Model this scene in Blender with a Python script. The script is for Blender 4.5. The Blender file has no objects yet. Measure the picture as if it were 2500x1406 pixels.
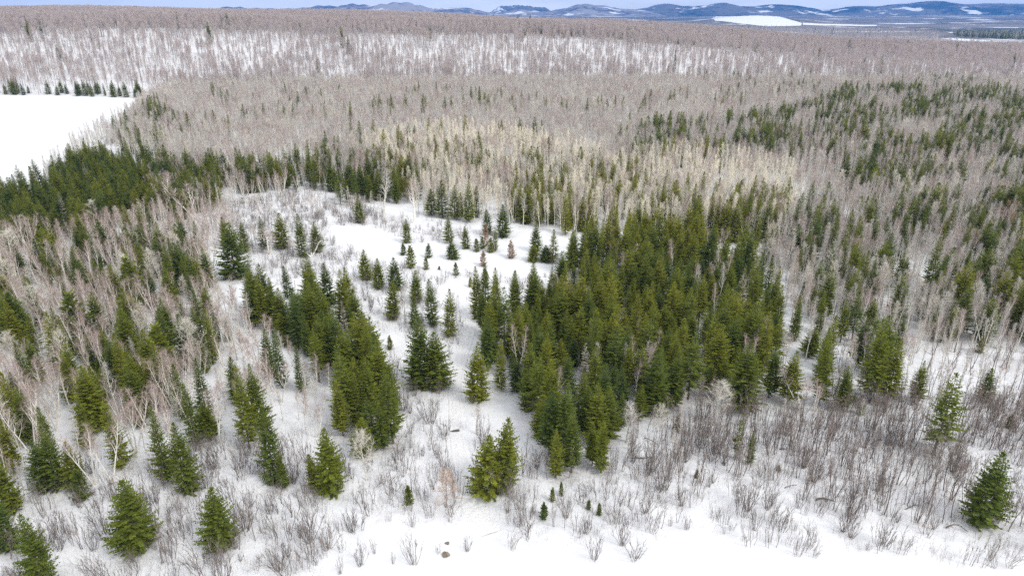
import bpy, math, random
import numpy as np

scene = bpy.context.scene
R = math.radians
# ------------------------------------------------------------------ camera
CAM_H, PITCH, FPX = 60.0, R(22.3), 1667.0
cam_data = bpy.data.cameras.new('camera')
cam = bpy.data.objects.new('camera', cam_data)
scene.collection.objects.link(cam)
cam.location = (0, 0, CAM_H)
cam.rotation_euler = (R(90) - PITCH, 0, 0)
cam_data.sensor_width = 36.0
cam_data.lens = 36.0 * FPX / 2500.0
cam_data.clip_start = 1.0
cam_data.clip_end = 120000.0
scene.camera = cam
# ------------------------------------------------------------------ sky and sun
SUN_EL, SUN_AZ = 47.0, 128.0      # degrees; azimuth clockwise from +Y (behind the camera, to the right)
world = bpy.data.worlds.new('World')
scene.world = world
world.use_nodes = True
wn, wl = world.node_tree.nodes, world.node_tree.links
wn.clear()
w_out = wn.new('ShaderNodeOutputWorld')
w_bg = wn.new('ShaderNodeBackground')
w_sky = wn.new('ShaderNodeTexSky')
w_sky.sky_type = 'NISHITA'
w_sky.sun_disc = False
w_sky.sun_elevation = R(SUN_EL)
w_sky.sun_rotation = R(SUN_AZ)
w_sky.altitude = 300
w_tc = wn.new('ShaderNodeTexCoord')
w_map = wn.new('ShaderNodeMapping')
w_map.inputs['Scale'].default_value = (3.0, 3.0, 26.0)
w_noise = wn.new('ShaderNodeTexNoise')
w_noise.inputs['Scale'].default_value = 1.3
w_noise.inputs['Detail'].default_value = 7
w_noise.inputs['Roughness'].default_value = 0.55
w_ramp = wn.new('ShaderNodeValToRGB')
w_ramp.color_ramp.elements[0].position = 0.38
w_ramp.color_ramp.elements[0].color = (0.75, 0.75, 0.75, 1)
w_ramp.color_ramp.elements[1].position = 0.56
w_ramp.color_ramp.elements[1].color = (0.97, 0.97, 0.97, 1)
w_mix = wn.new('ShaderNodeMix')
w_mix.data_type = 'RGBA'
wl.new(w_tc.outputs['Generated'], w_map.inputs['Vector'])
wl.new(w_map.outputs['Vector'], w_noise.inputs['Vector'])
wl.new(w_noise.outputs['Fac'], w_ramp.inputs['Fac'])
wl.new(w_ramp.outputs['Color'], w_mix.inputs['Factor'])
wl.new(w_sky.outputs['Color'], w_mix.inputs['A'])
w_mix.inputs['B'].default_value = (9.8, 9.8, 9.9, 1)      # lit cloud
wl.new(w_mix.outputs['Result'], w_bg.inputs['Color'])
w_bg.inputs['Strength'].default_value = 0.105
wl.new(w_bg.outputs['Background'], w_out.inputs['Surface'])

sun_data = bpy.data.lights.new('sun', 'SUN')
sun_data.energy = 1.5
sun_data.angle = R(16)
sun_data.color = (1.0, 0.95, 0.86)
sun = bpy.data.objects.new('sun', sun_data)
scene.collection.objects.link(sun)
sun.location = (0, 0, 300)
sun.rotation_euler = (R(90 - SUN_EL), 0, R(180 - SUN_AZ))
# ------------------------------------------------------------------ exposure and render
vs = scene.view_settings
vs.view_transform = 'Standard'
vs.look = 'None'
vs.exposure = 0.47
vs.gamma = 1.0
vs.use_curve_mapping = False
scene.cycles.max_bounces = 4
scene.cycles.diffuse_bounces = 2
scene.cycles.glossy_bounces = 1
scene.cycles.transmission_bounces = 1
scene.cycles.volume_bounces = 0
scene.cycles.use_denoising = False
scene.cycles.use_adaptive_sampling = False

rnd = random.Random(7)
rng = np.random.default_rng(7)
LINK = scene.collection.objects.link
CP, SP = math.cos(PITCH), math.sin(PITCH)

# ================================================================== terrain
def sstep(t):
    t = np.clip(t, 0, 1)
    return t * t * (3 - 2 * t)

def crest(u):
    return np.interp(u, [-2.0, -0.75, -0.35, -0.08, 0.12, 0.30, 0.46, 0.62, 0.8, 1.5],
                     [36, 39, 38, 33, 27, 18, 9, 5, 3, 0])

def terr(x, y):
    x = np.asarray(x, float); y = np.asarray(y, float)
    yy = np.maximum(y, 30.0)
    u = x / yy
    z = 0.35 * np.sin(x * 0.045 + 1.3) * np.cos(y * 0.038) + 0.25 * np.sin(x * 0.11 + y * 0.07)
    z = z + 0.5 * np.exp(-((x + 12) / 35) ** 2 - ((y - 175) / 30) ** 2)
    # wooded hill behind
    y0 = np.interp(u, [-1.2, -0.5, -0.3, 0.0, 0.3, 0.8], [520, 528, 560, 590, 590, 580])
    y0 = y0 + 10 * np.sin(x * 0.021)
    y1 = y0 + np.interp(u, [-0.8, 0.0, 0.5], [245, 215, 200])
    hc = crest(u)
    z = z + hc * sstep((y - y0) / (y1 - y0)) * (1 + 0.05 * np.sin(x * 0.013 + y * 0.009))
    z = z + np.interp(u, [-1, -0.3, 0.0, 1], [8, 5, 0, 0]) * sstep((y - y1) / 300)
    # valley beyond
    yv = np.interp(u, [-1, 0.1, 0.4, 1], [1500, 1250, 900, 820])
    z = z - (hc + 30) * sstep((y - yv) / 600)
    # rise that carries the far field
    z = z + 45 * np.exp(-((u - 0.335) / 0.075) ** 2) * np.exp(-((y - 4700) / 1000.0) ** 2)
    z = z + 8 * np.sin(x * 0.0011 + 2) * sstep((y - 2500) / 2000)
    return z

def hum(x, y):
    """small snow hummocks of the rough ground near the camera"""
    a = np.sin(x * 1.7 + 2 * np.sin(y * 0.6)) * np.sin(y * 1.9 + 2 * np.sin(x * 0.5))
    b = np.sin(x * 0.8 + y * 0.5 + 1.0) * np.sin(y * 0.9 - x * 0.35)
    return 0.09 * a + 0.20 * b

def proj(x, y, z):
    dz = z - CAM_H
    f = y * CP - dz * SP
    v = y * SP + dz * CP
    return 1250 + FPX * x / f, 703 - FPX * v / f

_T = np.geomspace(40, 60000, 1400)
def at(px, py):
    """ground point that stands behind a pixel of the 2500 x 1406 picture"""
    a, b = (px - 1250) / FPX, (703 - py) / FPX
    d = np.array([a, CP + b * SP, -SP + b * CP])
    x, y, z = d[0] * _T, d[1] * _T, CAM_H + d[2] * _T
    g = z - terr(x, y)
    i = np.argmax(g < 0)
    if g[i] >= 0:
        i = len(_T) - 1
    lo, hi = _T[max(i - 1, 0)], _T[i]
    for _ in range(24):
        m = 0.5 * (lo + hi)
        if CAM_H + d[2] * m - terr(d[0] * m, d[1] * m) < 0: hi = m
        else: lo = m
    return d[0] * hi, d[1] * hi

def height_for(x, y, ytop):
    """height of something that stands at x, y and reaches up to picture row ytop"""
    z0 = float(terr(x, y)); b = (703 - ytop) / FPX
    # (y SP + dz CP) = b (y CP - dz SP)
    dz = y * (b * CP - SP) / (CP + b * SP)
    return CAM_H + dz - z0

def inside(px, py, poly):
    px = np.asarray(px); py = np.asarray(py)
    r = np.zeros(px.shape, bool)
    n = len(poly)
    for i in range(n):
        x1, y1 = poly[i]; x2, y2 = poly[(i + 1) % n]
        if y1 == y2: continue
        c = ((y1 > py) != (y2 > py)) & (px < (x2 - x1) * (py - y1) / (y2 - y1) + x1)
        r ^= c
    return r

# ================================================================== materials
def mat(name):
    m = bpy.data.materials.new(name); m.use_nodes = True
    nt = m.node_tree; b = nt.nodes['Principled BSDF']
    b.inputs['Specular IOR Level'].default_value = 0.15
    b.inputs['Roughness'].default_value = 0.8
    return m, nt, b

def ramp_node(nt, stops):
    r = nt.nodes.new('ShaderNodeValToRGB')
    while len(r.color_ramp.elements) < len(stops): r.color_ramp.elements.new(0.5)
    for e, (p, c) in zip(r.color_ramp.elements, stops):
        e.position = p; e.color = (c[0], c[1], c[2], 1)
    return r

def plant_mat(name, stops, noise_scale=1.2, var=0.35, rough=0.8, trans=0.0):
    """colour picked per plant, varied over the plant by a noise"""
    m, nt, b = mat(name)
    oi = nt.nodes.new('ShaderNodeAttribute')          # every plant carries a tone, 0 to 1, raised in the painted sun patch
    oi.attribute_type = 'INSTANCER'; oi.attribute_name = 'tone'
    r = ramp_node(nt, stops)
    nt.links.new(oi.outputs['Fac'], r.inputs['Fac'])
    g = nt.nodes.new('ShaderNodeNewGeometry')
    n = nt.nodes.new('ShaderNodeTexNoise'); n.inputs['Scale'].default_value = noise_scale
    n.inputs['Detail'].default_value = 2
    nt.links.new(g.outputs['Position'], n.inputs['Vector'])
    mr = nt.nodes.new('ShaderNodeMapRange')
    mr.inputs['From Min'].default_value = 0.3; mr.inputs['From Max'].default_value = 0.7
    mr.inputs['To Min'].default_value = 1 - var; mr.inputs['To Max'].default_value = 1 + var
    nt.links.new(n.outputs['Fac'], mr.inputs['Value'])
    mx = nt.nodes.new('ShaderNodeVectorMath'); mx.operation = 'SCALE'
    nt.links.new(r.outputs['Color'], mx.inputs[0]); nt.links.new(mr.outputs['Result'], mx.inputs['Scale'])
    nt.links.new(mx.outputs['Vector'], b.inputs['Base Color'])
    b.inputs['Roughness'].default_value = rough
    if trans:
        tl = nt.nodes.new('ShaderNodeBsdfTranslucent'); ms = nt.nodes.new('ShaderNodeMixShader')
        nt.links.new(mx.outputs['Vector'], tl.inputs['Color'])
        ms.inputs['Fac'].default_value = trans
        nt.links.new(b.outputs[0], ms.inputs[1]); nt.links.new(tl.outputs[0], ms.inputs[2])
        nt.links.new(ms.outputs[0], nt.nodes['Material Output'].inputs['Surface'])
    return m

M = {}
M['needles'] = plant_mat('spruce_needles', [(0.0, (.066, .116, .046)), (0.3, (.110, .156, .036)),
                                            (0.65, (.190, .222, .030)), (1.0, (.275, .280, .034))], 1.3, .45, trans=.4)
M['brown_needles'] = plant_mat('dead_needles', [(0, (.33, .215, .14)), (1, (.37, .25, .165))], 2, .3)
M['larch'] = plant_mat('larch_twigs', [(0, (.42, .28, .19)), (1, (.50, .34, .22))], 2, .25)
M['dead_twig'] = plant_mat('dead_spruce_twigs', [(0, (.26, .24, .21)), (1, (.33, .30, .26))], 2, .3)
M['conifer_bark'] = plant_mat('conifer_bark', [(0, (.11, .085, .065)), (1, (.17, .14, .11))], 3, .35)
M['birch_bark'] = plant_mat('birch_bark', [(0, (.78, .76, .71)), (0.6, (.80, .77, .71)), (1, (.70, .65, .58))], 2.5, .2)
M['birch_twig'] = plant_mat('birch_twigs', [(0, (.40, .30, .275)), (0.5, (.44, .35, .32)), (1, (.44, .37, .33))], .6, .2)
M['aspen_bark'] = plant_mat('aspen_bark', [(0, (.56, .535, .49)), (0.5, (.66, .635, .575)), (1, (.86, .82, .70))], 2.5, .2)
M['aspen_twig'] = plant_mat('aspen_twigs', [(0, (.46, .425, .40)), (0.5, (.585, .55, .51)), (1, (.90, .835, .67))], .6, .12)  # cream end has the light of the sun patch in its colour
M['pale_twig'] = plant_mat('pale_twigs', [(0, (.60, .57, .50)), (1, (.70, .66, .58))], .6, .12)
M['maple_bark'] = plant_mat('maple_bark', [(0, (.24, .21, .19)), (0.6, (.32, .285, .26)), (1, (.42, .38, .35))], 2.5, .2)
M['maple_twig'] = plant_mat('maple_twigs', [(0, (.46, .395, .375)), (0.5, (.52, .45, .43)), (1, (.51, .46, .445))], .3, .12)
M['sapling_bark'] = plant_mat('sapling_bark', [(0, (.13, .105, .09)), (1, (.24, .20, .175))], 2.5, .25)
M['sapling_twig'] = plant_mat('sapling_twigs', [(0, (.20, .155, .135)), (1, (.32, .26, .23))], 1, .2)
M['shrub'] = plant_mat('shrub_stems', [(0, (.15, .13, .12)), (0.5, (.20, .17, .155)), (1, (.27, .235, .215))], 1.5, .25)
M['stalk'] = plant_mat('dry_stalks', [(0, (.20, .16, .13)), (1, (.30, .25, .20))], 1.5, .25)
M['log'] = plant_mat('weathered_wood', [(0, (.13, .11, .09)), (1, (.19, .165, .14))], 4, .3)
M['rock'] = plant_mat('rock', [(0, (.20, .17, .13)), (1, (.25, .21, .17))], 3, .35)
M['board'] = plant_mat('board', [(0, (.10, .095, .095)), (1, (.12, .11, .11))], 4, .2)

def snow_mat(name, litter, tint=(.685, .70, .728), bump=0.35, scale=0.9):
    m, nt, b = mat(name)
    g = nt.nodes.new('ShaderNodeNewGeometry')
    n1 = nt.nodes.new('ShaderNodeTexNoise'); n1.inputs['Scale'].default_value = scale; n1.inputs['Detail'].default_value = 6
    n2 = nt.nodes.new('ShaderNodeTexNoise'); n2.inputs['Scale'].default_value = 0.07; n2.inputs['Detail'].default_value = 4
    n3 = nt.nodes.new('ShaderNodeTexNoise'); n3.inputs['Scale'].default_value = 5.5; n3.inputs['Detail'].default_value = 3
    for n in (n1, n2, n3): nt.links.new(g.outputs['Position'], n.inputs['Vector'])
    bp = nt.nodes.new('ShaderNodeBump'); bp.inputs['Strength'].default_value = bump; bp.inputs['Distance'].default_value = 0.5
    nt.links.new(n1.outputs['Fac'], bp.inputs['Height']); nt.links.new(bp.outputs['Normal'], b.inputs['Normal'])
    # scattered bark, seed and needle litter on the snow
    r3 = ramp_node(nt, [(0.60, (0, 0, 0)), (0.74, (1, 1, 1))])
    r2 = ramp_node(nt, [(0.42, (0, 0, 0)), (0.62, (1, 1, 1))])
    nt.links.new(n3.outputs['Fac'], r3.inputs['Fac']); nt.links.new(n2.outputs['Fac'], r2.inputs['Fac'])
    mu = nt.nodes.new('ShaderNodeMath'); mu.operation = 'MULTIPLY'
    nt.links.new(r3.outputs['Color'], mu.inputs[0]); nt.links.new(r2.outputs['Color'], mu.inputs[1])
    mu2 = nt.nodes.new('ShaderNodeMath'); mu2.operation = 'MULTIPLY'; mu2.inputs[1].default_value = litter
    nt.links.new(mu.outputs[0], mu2.inputs[0])
    mx = nt.nodes.new('ShaderNodeMix'); mx.data_type = 'RGBA'
    mx.inputs['A'].default_value = (*tint, 1); mx.inputs['B'].default_value = (.34, .29, .25, 1)
    nt.links.new(mu2.outputs[0], mx.inputs['Factor'])
    b.inputs['Roughness'].default_value = 0.75
    return m, nt, b, mx, g

def ground_mat():
    m, nt, b, mx, g = snow_mat('snow_ground', 0.16)
    at_ = nt.nodes.new('ShaderNodeAttribute'); at_.attribute_name = 'litter'
    ln = nt.nodes.new('ShaderNodeTexNoise'); ln.inputs['Scale'].default_value = 2.2; ln.inputs['Detail'].default_value = 5; ln.inputs['Roughness'].default_value = .7
    nt.links.new(g.outputs['Position'], ln.inputs['Vector'])
    lr = ramp_node(nt, [(.40, (0, 0, 0)), (.68, (1, 1, 1))]); nt.links.new(ln.outputs['Fac'], lr.inputs['Fac'])
    lm = nt.nodes.new('ShaderNodeMath'); lm.operation = 'MULTIPLY'; nt.links.new(lr.outputs['Color'], lm.inputs[0]); nt.links.new(at_.outputs['Fac'], lm.inputs[1])
    lx = nt.nodes.new('ShaderNodeMix'); lx.data_type = 'RGBA'; lx.inputs['B'].default_value = (.24, .185, .145, 1)
    nt.links.new(lm.outputs[0], lx.inputs['Factor']); nt.links.new(mx.outputs['Result'], lx.inputs['A'])
    mx = lx
    # far valley: forest and open snow
    sep = nt.nodes.new('ShaderNodeSeparateXYZ'); nt.links.new(g.outputs['Position'], sep.inputs[0])
    far = nt.nodes.new('ShaderNodeMapRange'); far.inputs['From Min'].default_value = 1900; far.inputs['From Max'].default_value = 2300
    nt.links.new(sep.outputs['Y'], far.inputs['Value'])
    col = far_cover(nt, g)
    m2 = nt.nodes.new('ShaderNodeMix'); m2.data_type = 'RGBA'
    nt.links.new(far.outputs['Result'], m2.inputs['Factor'])
    nt.links.new(mx.outputs['Result'], m2.inputs['A']); nt.links.new(col, m2.inputs['B'])
    nt.links.new(m2.outputs['Result'], b.inputs['Base Color'])
    return m

def far_cover(nt, g, fine=0.03, coarse=0.0011, dark=(.020, .030, .030), grey=(.16, .14, .135), snow=(.72, .73, .76)):
    a = nt.nodes.new('ShaderNodeTexNoise'); a.inputs['Scale'].default_value = coarse; a.inputs['Detail'].default_value = 5; a.inputs['Roughness'].default_value = .6
    f = nt.nodes.new('ShaderNodeTexNoise'); f.inputs['Scale'].default_value = fine; f.inputs['Detail'].default_value = 3
    c = nt.nodes.new('ShaderNodeTexNoise'); c.inputs['Scale'].default_value = coarse * 2.3; c.inputs['Detail'].default_value = 4
    for n in (a, f, c): nt.links.new(g.outputs['Position'], n.inputs['Vector'])
    ad = nt.nodes.new('ShaderNodeMath'); ad.operation = 'MULTIPLY_ADD'; ad.inputs[1].default_value = 0.55
    nt.links.new(f.outputs['Fac'], ad.inputs[0]); nt.links.new(a.outputs['Fac'], ad.inputs[2])
    r = ramp_node(nt, [(0.66, (0, 0, 0)), (0.82, (1, 1, 1))])
    nt.links.new(ad.outputs[0], r.inputs['Fac'])
    m1 = nt.nodes.new('ShaderNodeMix'); m1.data_type = 'RGBA'
    m1.inputs['A'].default_value = (*dark, 1); m1.inputs['B'].default_value = (*grey, 1)
    nt.links.new(r.outputs['Color'], m1.inputs['Factor'])
    ad2 = nt.nodes.new('ShaderNodeMath'); ad2.operation = 'MULTIPLY_ADD'; ad2.inputs[1].default_value = 0.25
    nt.links.new(f.outputs['Fac'], ad2.inputs[0]); nt.links.new(c.outputs['Fac'], ad2.inputs[2])
    r2 = ramp_node(nt, [(0.71, (0, 0, 0)), (0.77, (1, 1, 1))])
    nt.links.new(ad2.outputs[0], r2.inputs['Fac'])
    m2 = nt.nodes.new('ShaderNodeMix'); m2.data_type = 'RGBA'
    nt.links.new(m1.outputs['Result'], m2.inputs['A']); m2.inputs['B'].default_value = (*snow, 1)
    nt.links.new(r2.outputs['Color'], m2.inputs['Factor'])
    return m2.outputs['Result']

def hill_mat(name, **kw):
    m, nt, b = mat(name)
    g = nt.nodes.new('ShaderNodeNewGeometry')
    nt.links.new(far_cover(nt, g, **kw), b.inputs['Base Color'])
    b.inputs['Specular IOR Level'].default_value = 0
    return m

M['ground'] = ground_mat()
_m, _nt, _b, _mx, _g = snow_mat('snow_open', 0.14, bump=0.3, scale=0.35); _nt.links.new(_mx.outputs['Result'], _b.inputs['Base Color']); M['open_snow'] = _m
_m, _nt, _b, _mx, _g = snow_mat('snow_track', 0.12, tint=(.70, .708, .725), bump=0.5, scale=2.2); _nt.links.new(_mx.outputs['Result'], _b.inputs['Base Color']); M['track'] = _m

# ================================================================== setting
def mesh_from(name, v, f, mats, fm=None, smooth=False):
    me = bpy.data.meshes.new(name)
    me.from_pydata(v, [], f)
    for m in mats: me.materials.append(m)
    if fm is not None: me.polygons.foreach_set('material_index', np.asarray(fm, np.int32))
    if smooth: me.polygons.foreach_set('use_smooth', np.ones(len(f), bool))
    me.update()
    return me

def grid_mesh(name, X, Y, Z, m):
    r, c = X.shape
    v = np.stack([X, Y, Z], -1).reshape(-1, 3)
    i = np.arange(r * c).reshape(r, c)
    q = np.stack([i[:-1, :-1], i[:-1, 1:], i[1:, 1:], i[1:, :-1]], -1).reshape(-1, 4)
    me = bpy.data.meshes.new(name)
    me.vertices.add(len(v)); me.vertices.foreach_set('co', v.astype(np.float32).ravel())
    me.loops.add(q.size); me.loops.foreach_set('vertex_index', q.astype(np.int32).ravel())
    me.polygons.add(len(q)); me.polygons.foreach_set('loop_start', np.arange(0, q.size, 4, dtype=np.int32))
    me.polygons.foreach_set('use_smooth', np.ones(len(q), bool))
    me.materials.append(m); me.update(calc_edges=True); me.validate()
    return me

def structure(name, me):
    o = bpy.data.objects.new(name, me); LINK(o); o['kind'] = 'structure'; return o

# open places, in picture pixels of their ground
TRACK = [(1195, 1300), (1158, 1240), (1128, 1150), (1118, 1080), (1112, 1010), (1112, 950), (1122, 890), (1140, 830), (1150, 790),
         (1146, 755), (1128, 725), (1112, 700)]
TRACK_W = [4.4, 3.6, 2.8, 2.5, 2.4, 2.4, 2.4, 2.4, 2.4, 2.4, 2.6, 2.8]
track_pts = [at(*p) for p in TRACK]
_seg = np.array(track_pts)
def track_dist(x, y):
    x = np.asarray(x, float); y = np.asarray(y, float)
    best = np.full(x.shape, 1e9)
    for (x1, y1), (x2, y2) in zip(track_pts[:-1], track_pts[1:]):
        dx, dy = x2 - x1, y2 - y1
        t = np.clip(((x - x1) * dx + (y - y1) * dy) / (dx * dx + dy * dy), 0, 1)
        best = np.minimum(best, np.hypot(x - x1 - t * dx, y - y1 - t * dy))
    return best
CLEARING = [(800, 550), (900, 552), (1010, 592), (1090, 592), (1180, 580), (1280, 575), (1300, 640), (1380, 660), (1290, 680),
            (1160, 672), (1060, 676), (960, 640), (900, 630), (840, 610), (805, 585)]
BOTTOM = [(780, 1420), (850, 1340), (880, 1275), (1100, 1275), (1240, 1280), (1270, 1330), (1500, 1310), (1700, 1300), (1850, 1335), (2150, 1345), (2330, 1372), (2500, 1406), (2600, 1600), (400, 1600)]
FIELD = [(-700, 233), (-100, 233), (0, 233), (130, 235), (250, 238), (345, 243), (352, 262), (330, 290), (240, 345), (170, 405),
         (100, 460), (60, 480), (0, 500), (-300, 540), (-700, 560)]

# ground sheet reaching the horizon
r1 = np.arange(-45, 240, 0.75)
r2 = [r1[-1]]
while r2[-1] < 12300: r2.append(r2[-1] + max(0.75, (r2[-1] - 170) * 0.018))
rr = np.concatenate([r1, r2[1:]])
uu = np.linspace(-1.15, 1.15, 620)
uu = uu + 0.25 * uu ** 3
RR, UU = np.meshgrid(rr, uu, indexing='ij')
GX, GY = UU * (RR + 150), RR
GZ = terr(GX, GY)
gpx, gpy = proj(GX, np.maximum(GY, 20), GZ)
smoothness = inside(gpx, gpy, CLEARING) | inside(gpx, gpy, BOTTOM) | inside(gpx, gpy, FIELD) | (track_dist(GX, GY) < 2.4)
GZ = GZ + np.where(smoothness, 0.15, 1.0) * hum(GX, GY) * (GY < 300) - 0.22 * np.exp(-(track_dist(GX, GY) / 1.9) ** 4)
ground = structure('ground', grid_mesh('ground', GX, GY, GZ, M['ground']))

def sheet(name, poly, m, lift, res=60):
    """flat open snow lying on the ground inside a ground polygon"""
    P = np.array([at(*p) for p in poly])
    c = P.mean(0)
    rings = np.linspace(0, 1, 14)
    n = len(P) * 8
    Pd = np.array([P[i // 8] * (1 - (i % 8) / 8) + P[(i // 8 + 1) % len(P)] * ((i % 8) / 8) for i in range(n)])
    X = np.array([c[0] + (Pd[:, 0] - c[0]) * k for k in rings]); Y = np.array([c[1] + (Pd[:, 1] - c[1]) * k for k in rings])
    X = np.concatenate([X, X[:, :1]], 1); Y = np.concatenate([Y, Y[:, :1]], 1)
    return structure(name, grid_mesh(name, X, Y, terr(X, Y) + lift, m))
sheet('field', FIELD, M['open_snow'], 0.25)

# packed snow track: a strip along the line, with two shallow ruts
tp = np.array(track_pts); ts = np.linspace(0, len(tp) - 1, 160)
def crom(a, t):
    i = np.clip(t.astype(int), 0, len(a) - 2); f = t - i
    g = lambda k: a[np.clip(i + k, 0, len(a) - 1)]
    f = f[:, None] if a.ndim > 1 else f
    return 0.5 * (2 * g(0) + (g(1) - g(-1)) * f + (2 * g(-1) - 5 * g(0) + 4 * g(1) - g(2)) * f ** 2 + (3 * g(0) - g(-1) - 3 * g(1) + g(2)) * f ** 3)
tc = crom(tp, ts); tw = crom(np.array(TRACK_W), ts)
td = np.gradient(tc, axis=0); td /= np.linalg.norm(td, axis=1)[:, None]
tn = np.stack([-td[:, 1], td[:, 0]], 1)
ss = np.linspace(-0.5, 0.5, 15)
PX = tc[:, :1] + tn[:, :1] * (tw[:, None] * ss); PY = tc[:, 1:] + tn[:, 1:] * (tw[:, None] * ss)
PZ = terr(PX, PY) - 0.10 - 0.05 * np.exp(-((np.abs(ss) - 0.25) / 0.09) ** 2) + 0.1 * (np.abs(ss) > 0.48) - 0.2 * (np.abs(ss) > 0.49)
structure('path', grid_mesh('path', PX, PY, PZ, M['track']))

# far hills, each a long wooded ridge of its own
def hill(px, width_px, dist, top_py, depth, seed, m, skew=0.0):
    f = dist
    cx = (px - 1250) / FPX * dist / CP * 1.0
    top = CAM_H + math.tan(math.atan((703 - top_py) / FPX) - PITCH) * dist + 25
    w = width_px / FPX * dist
    g = np.random.default_rng(seed)
    s = np.linspace(-1, 1, 130); d = np.linspace(-1, 1, 50)
    S, D = np.meshgrid(s, d)
    prof = (1 - np.abs(S) ** 2) ** 1.4
    for k in range(2, 9):
        prof = prof * (1 + 0.16 / k ** 0.6 * np.sin(S * k * 2.3 + g.uniform(0, 6)))
    prof = prof * (1 + skew * S)
    cross = (np.cos(D * math.pi) * 0.5 + 0.5) ** 0.9
    gul = 1 + 0.06 * np.sin(S * 31 + D * 5 + g.uniform(0, 6)) * np.sin(D * 7) + 0.04 * np.sin(S * 67 + 2 * np.sin(D * 9))
    Z = prof * cross * gul
    Z = Z / Z.max() * (top + 60) - 85
    X = cx + S * w; Y = dist + D * depth + 0.12 * depth * np.sin(S * 5 + seed)
    return structure('hill', grid_mesh('hill', X, Y, Z, m))
hm_dark = hill_mat('far_forest_dark', fine=.014, coarse=.0012, grey=(.14, .13, .13))
hm_pale = hill_mat('far_forest_pale', fine=.014, coarse=.0012, dark=(.09, .08, .085), grey=(.30, .28, .28))
hill(2150, 470, 9600, 3, 1500, 3, hm_dark, -0.25)
hill(2300, 260, 9900, 9, 1500, 8, hm_dark)
hill(1690, 330, 9800, 8, 1500, 5, hm_dark)
hill(2500, 330, 10900, 8, 1200, 4, hm_dark)
hill(1000, 340, 9000, 6, 1500, 11, hm_pale)
hill(1400, 330, 9500, 10, 1500, 12, hm_pale)
hill(1270, 100, 10900, 13, 1200, 15, hm_dark)
hill(800, 330, 10600, 14, 1400, 13, hm_dark)
hill(1900, 900, 10700, 16, 1400, 14, hm_pale)
hill(200, 900, 10700, 14, 1400, 16, hm_dark)

# open snow fields in the valley
for poly in ([(1738, 46), (1760, 36), (1850, 33), (1900, 42), (1958, 58), (1955, 64), (1870, 66), (1800, 58), (1745, 52)],
             [(2296, 96), (2330, 95), (2420, 101), (2500, 109), (2600, 118), (2600, 126), (2500, 123), (2440, 112), (2360, 103)],
             [(1960, 57), (2050, 60), (2140, 62), (2140, 65), (2040, 64), (1960, 62)],
             [(2310, 80), (2420, 79), (2600, 78), (2600, 80), (2420, 81), (2320, 82)]):
    sheet('snow_field', poly, M['open_snow'], 1.2)

# ================================================================== plant meshes
class MB:
    def __init__(s): s.v = []; s.f = []
    def tube(s, pts, rad, n=4):
        base = len(s.v)
        pts = [np.asarray(p, float) for p in pts]
        for k, p in enumerate(pts):
            d = pts[min(k + 1, len(pts) - 1)] - pts[max(k - 1, 0)]
            d = d / (np.linalg.norm(d) + 1e-9)
            a = np.cross(d, (0.37, 0.91, 0.17)); a /= np.linalg.norm(a) + 1e-9
            b = np.cross(d, a)
            for j in range(n):
                t = 2 * math.pi * j / n
                q = p + rad[k] * (math.cos(t) * a + math.sin(t) * b)
                s.v.append((q[0], q[1], q[2]))
        for k in range(len(pts) - 1):
            for j in range(n):
                j2 = (j + 1) % n
                s.f.append((base + k * n + j, base + k * n + j2, base + (k + 1) * n + j2, base + (k + 1) * n + j))
    def spike(s, p, q, r):
        b = len(s.v)
        p = np.asarray(p, float); q = np.asarray(q, float)
        d = q - p; d = d / (np.linalg.norm(d) + 1e-9)
        a = np.cross(d, (0.31, 0.2, 0.93)); a /= np.linalg.norm(a) + 1e-9
        c = np.cross(d, a)
        for t in (0, 2.094, 4.189):
            w = p + r * (math.cos(t) * a + math.sin(t) * c)
            s.v.append((w[0], w[1], w[2]))
        s.v.append((q[0], q[1], q[2]))
        s.f += [(b, b + 1, b + 3), (b + 1, b + 2, b + 3), (b + 2, b, b + 3)]
    def frond(s, p, d, up, l, w):
        """folded kite of needles"""
        b = len(s.v)
        side = np.cross(d, up); side /= np.linalg.norm(side) + 1e-9
        q = p + d * l; m = p + d * l * 0.45
        e1 = m + side * w - up * w * 0.35; e2 = m - side * w - up * w * 0.35
        for a in (p, e1, q, e2): s.v.append((a[0], a[1], a[2]))
        s.f += [(b, b + 1, b + 2), (b, b + 2, b + 3)]

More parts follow.
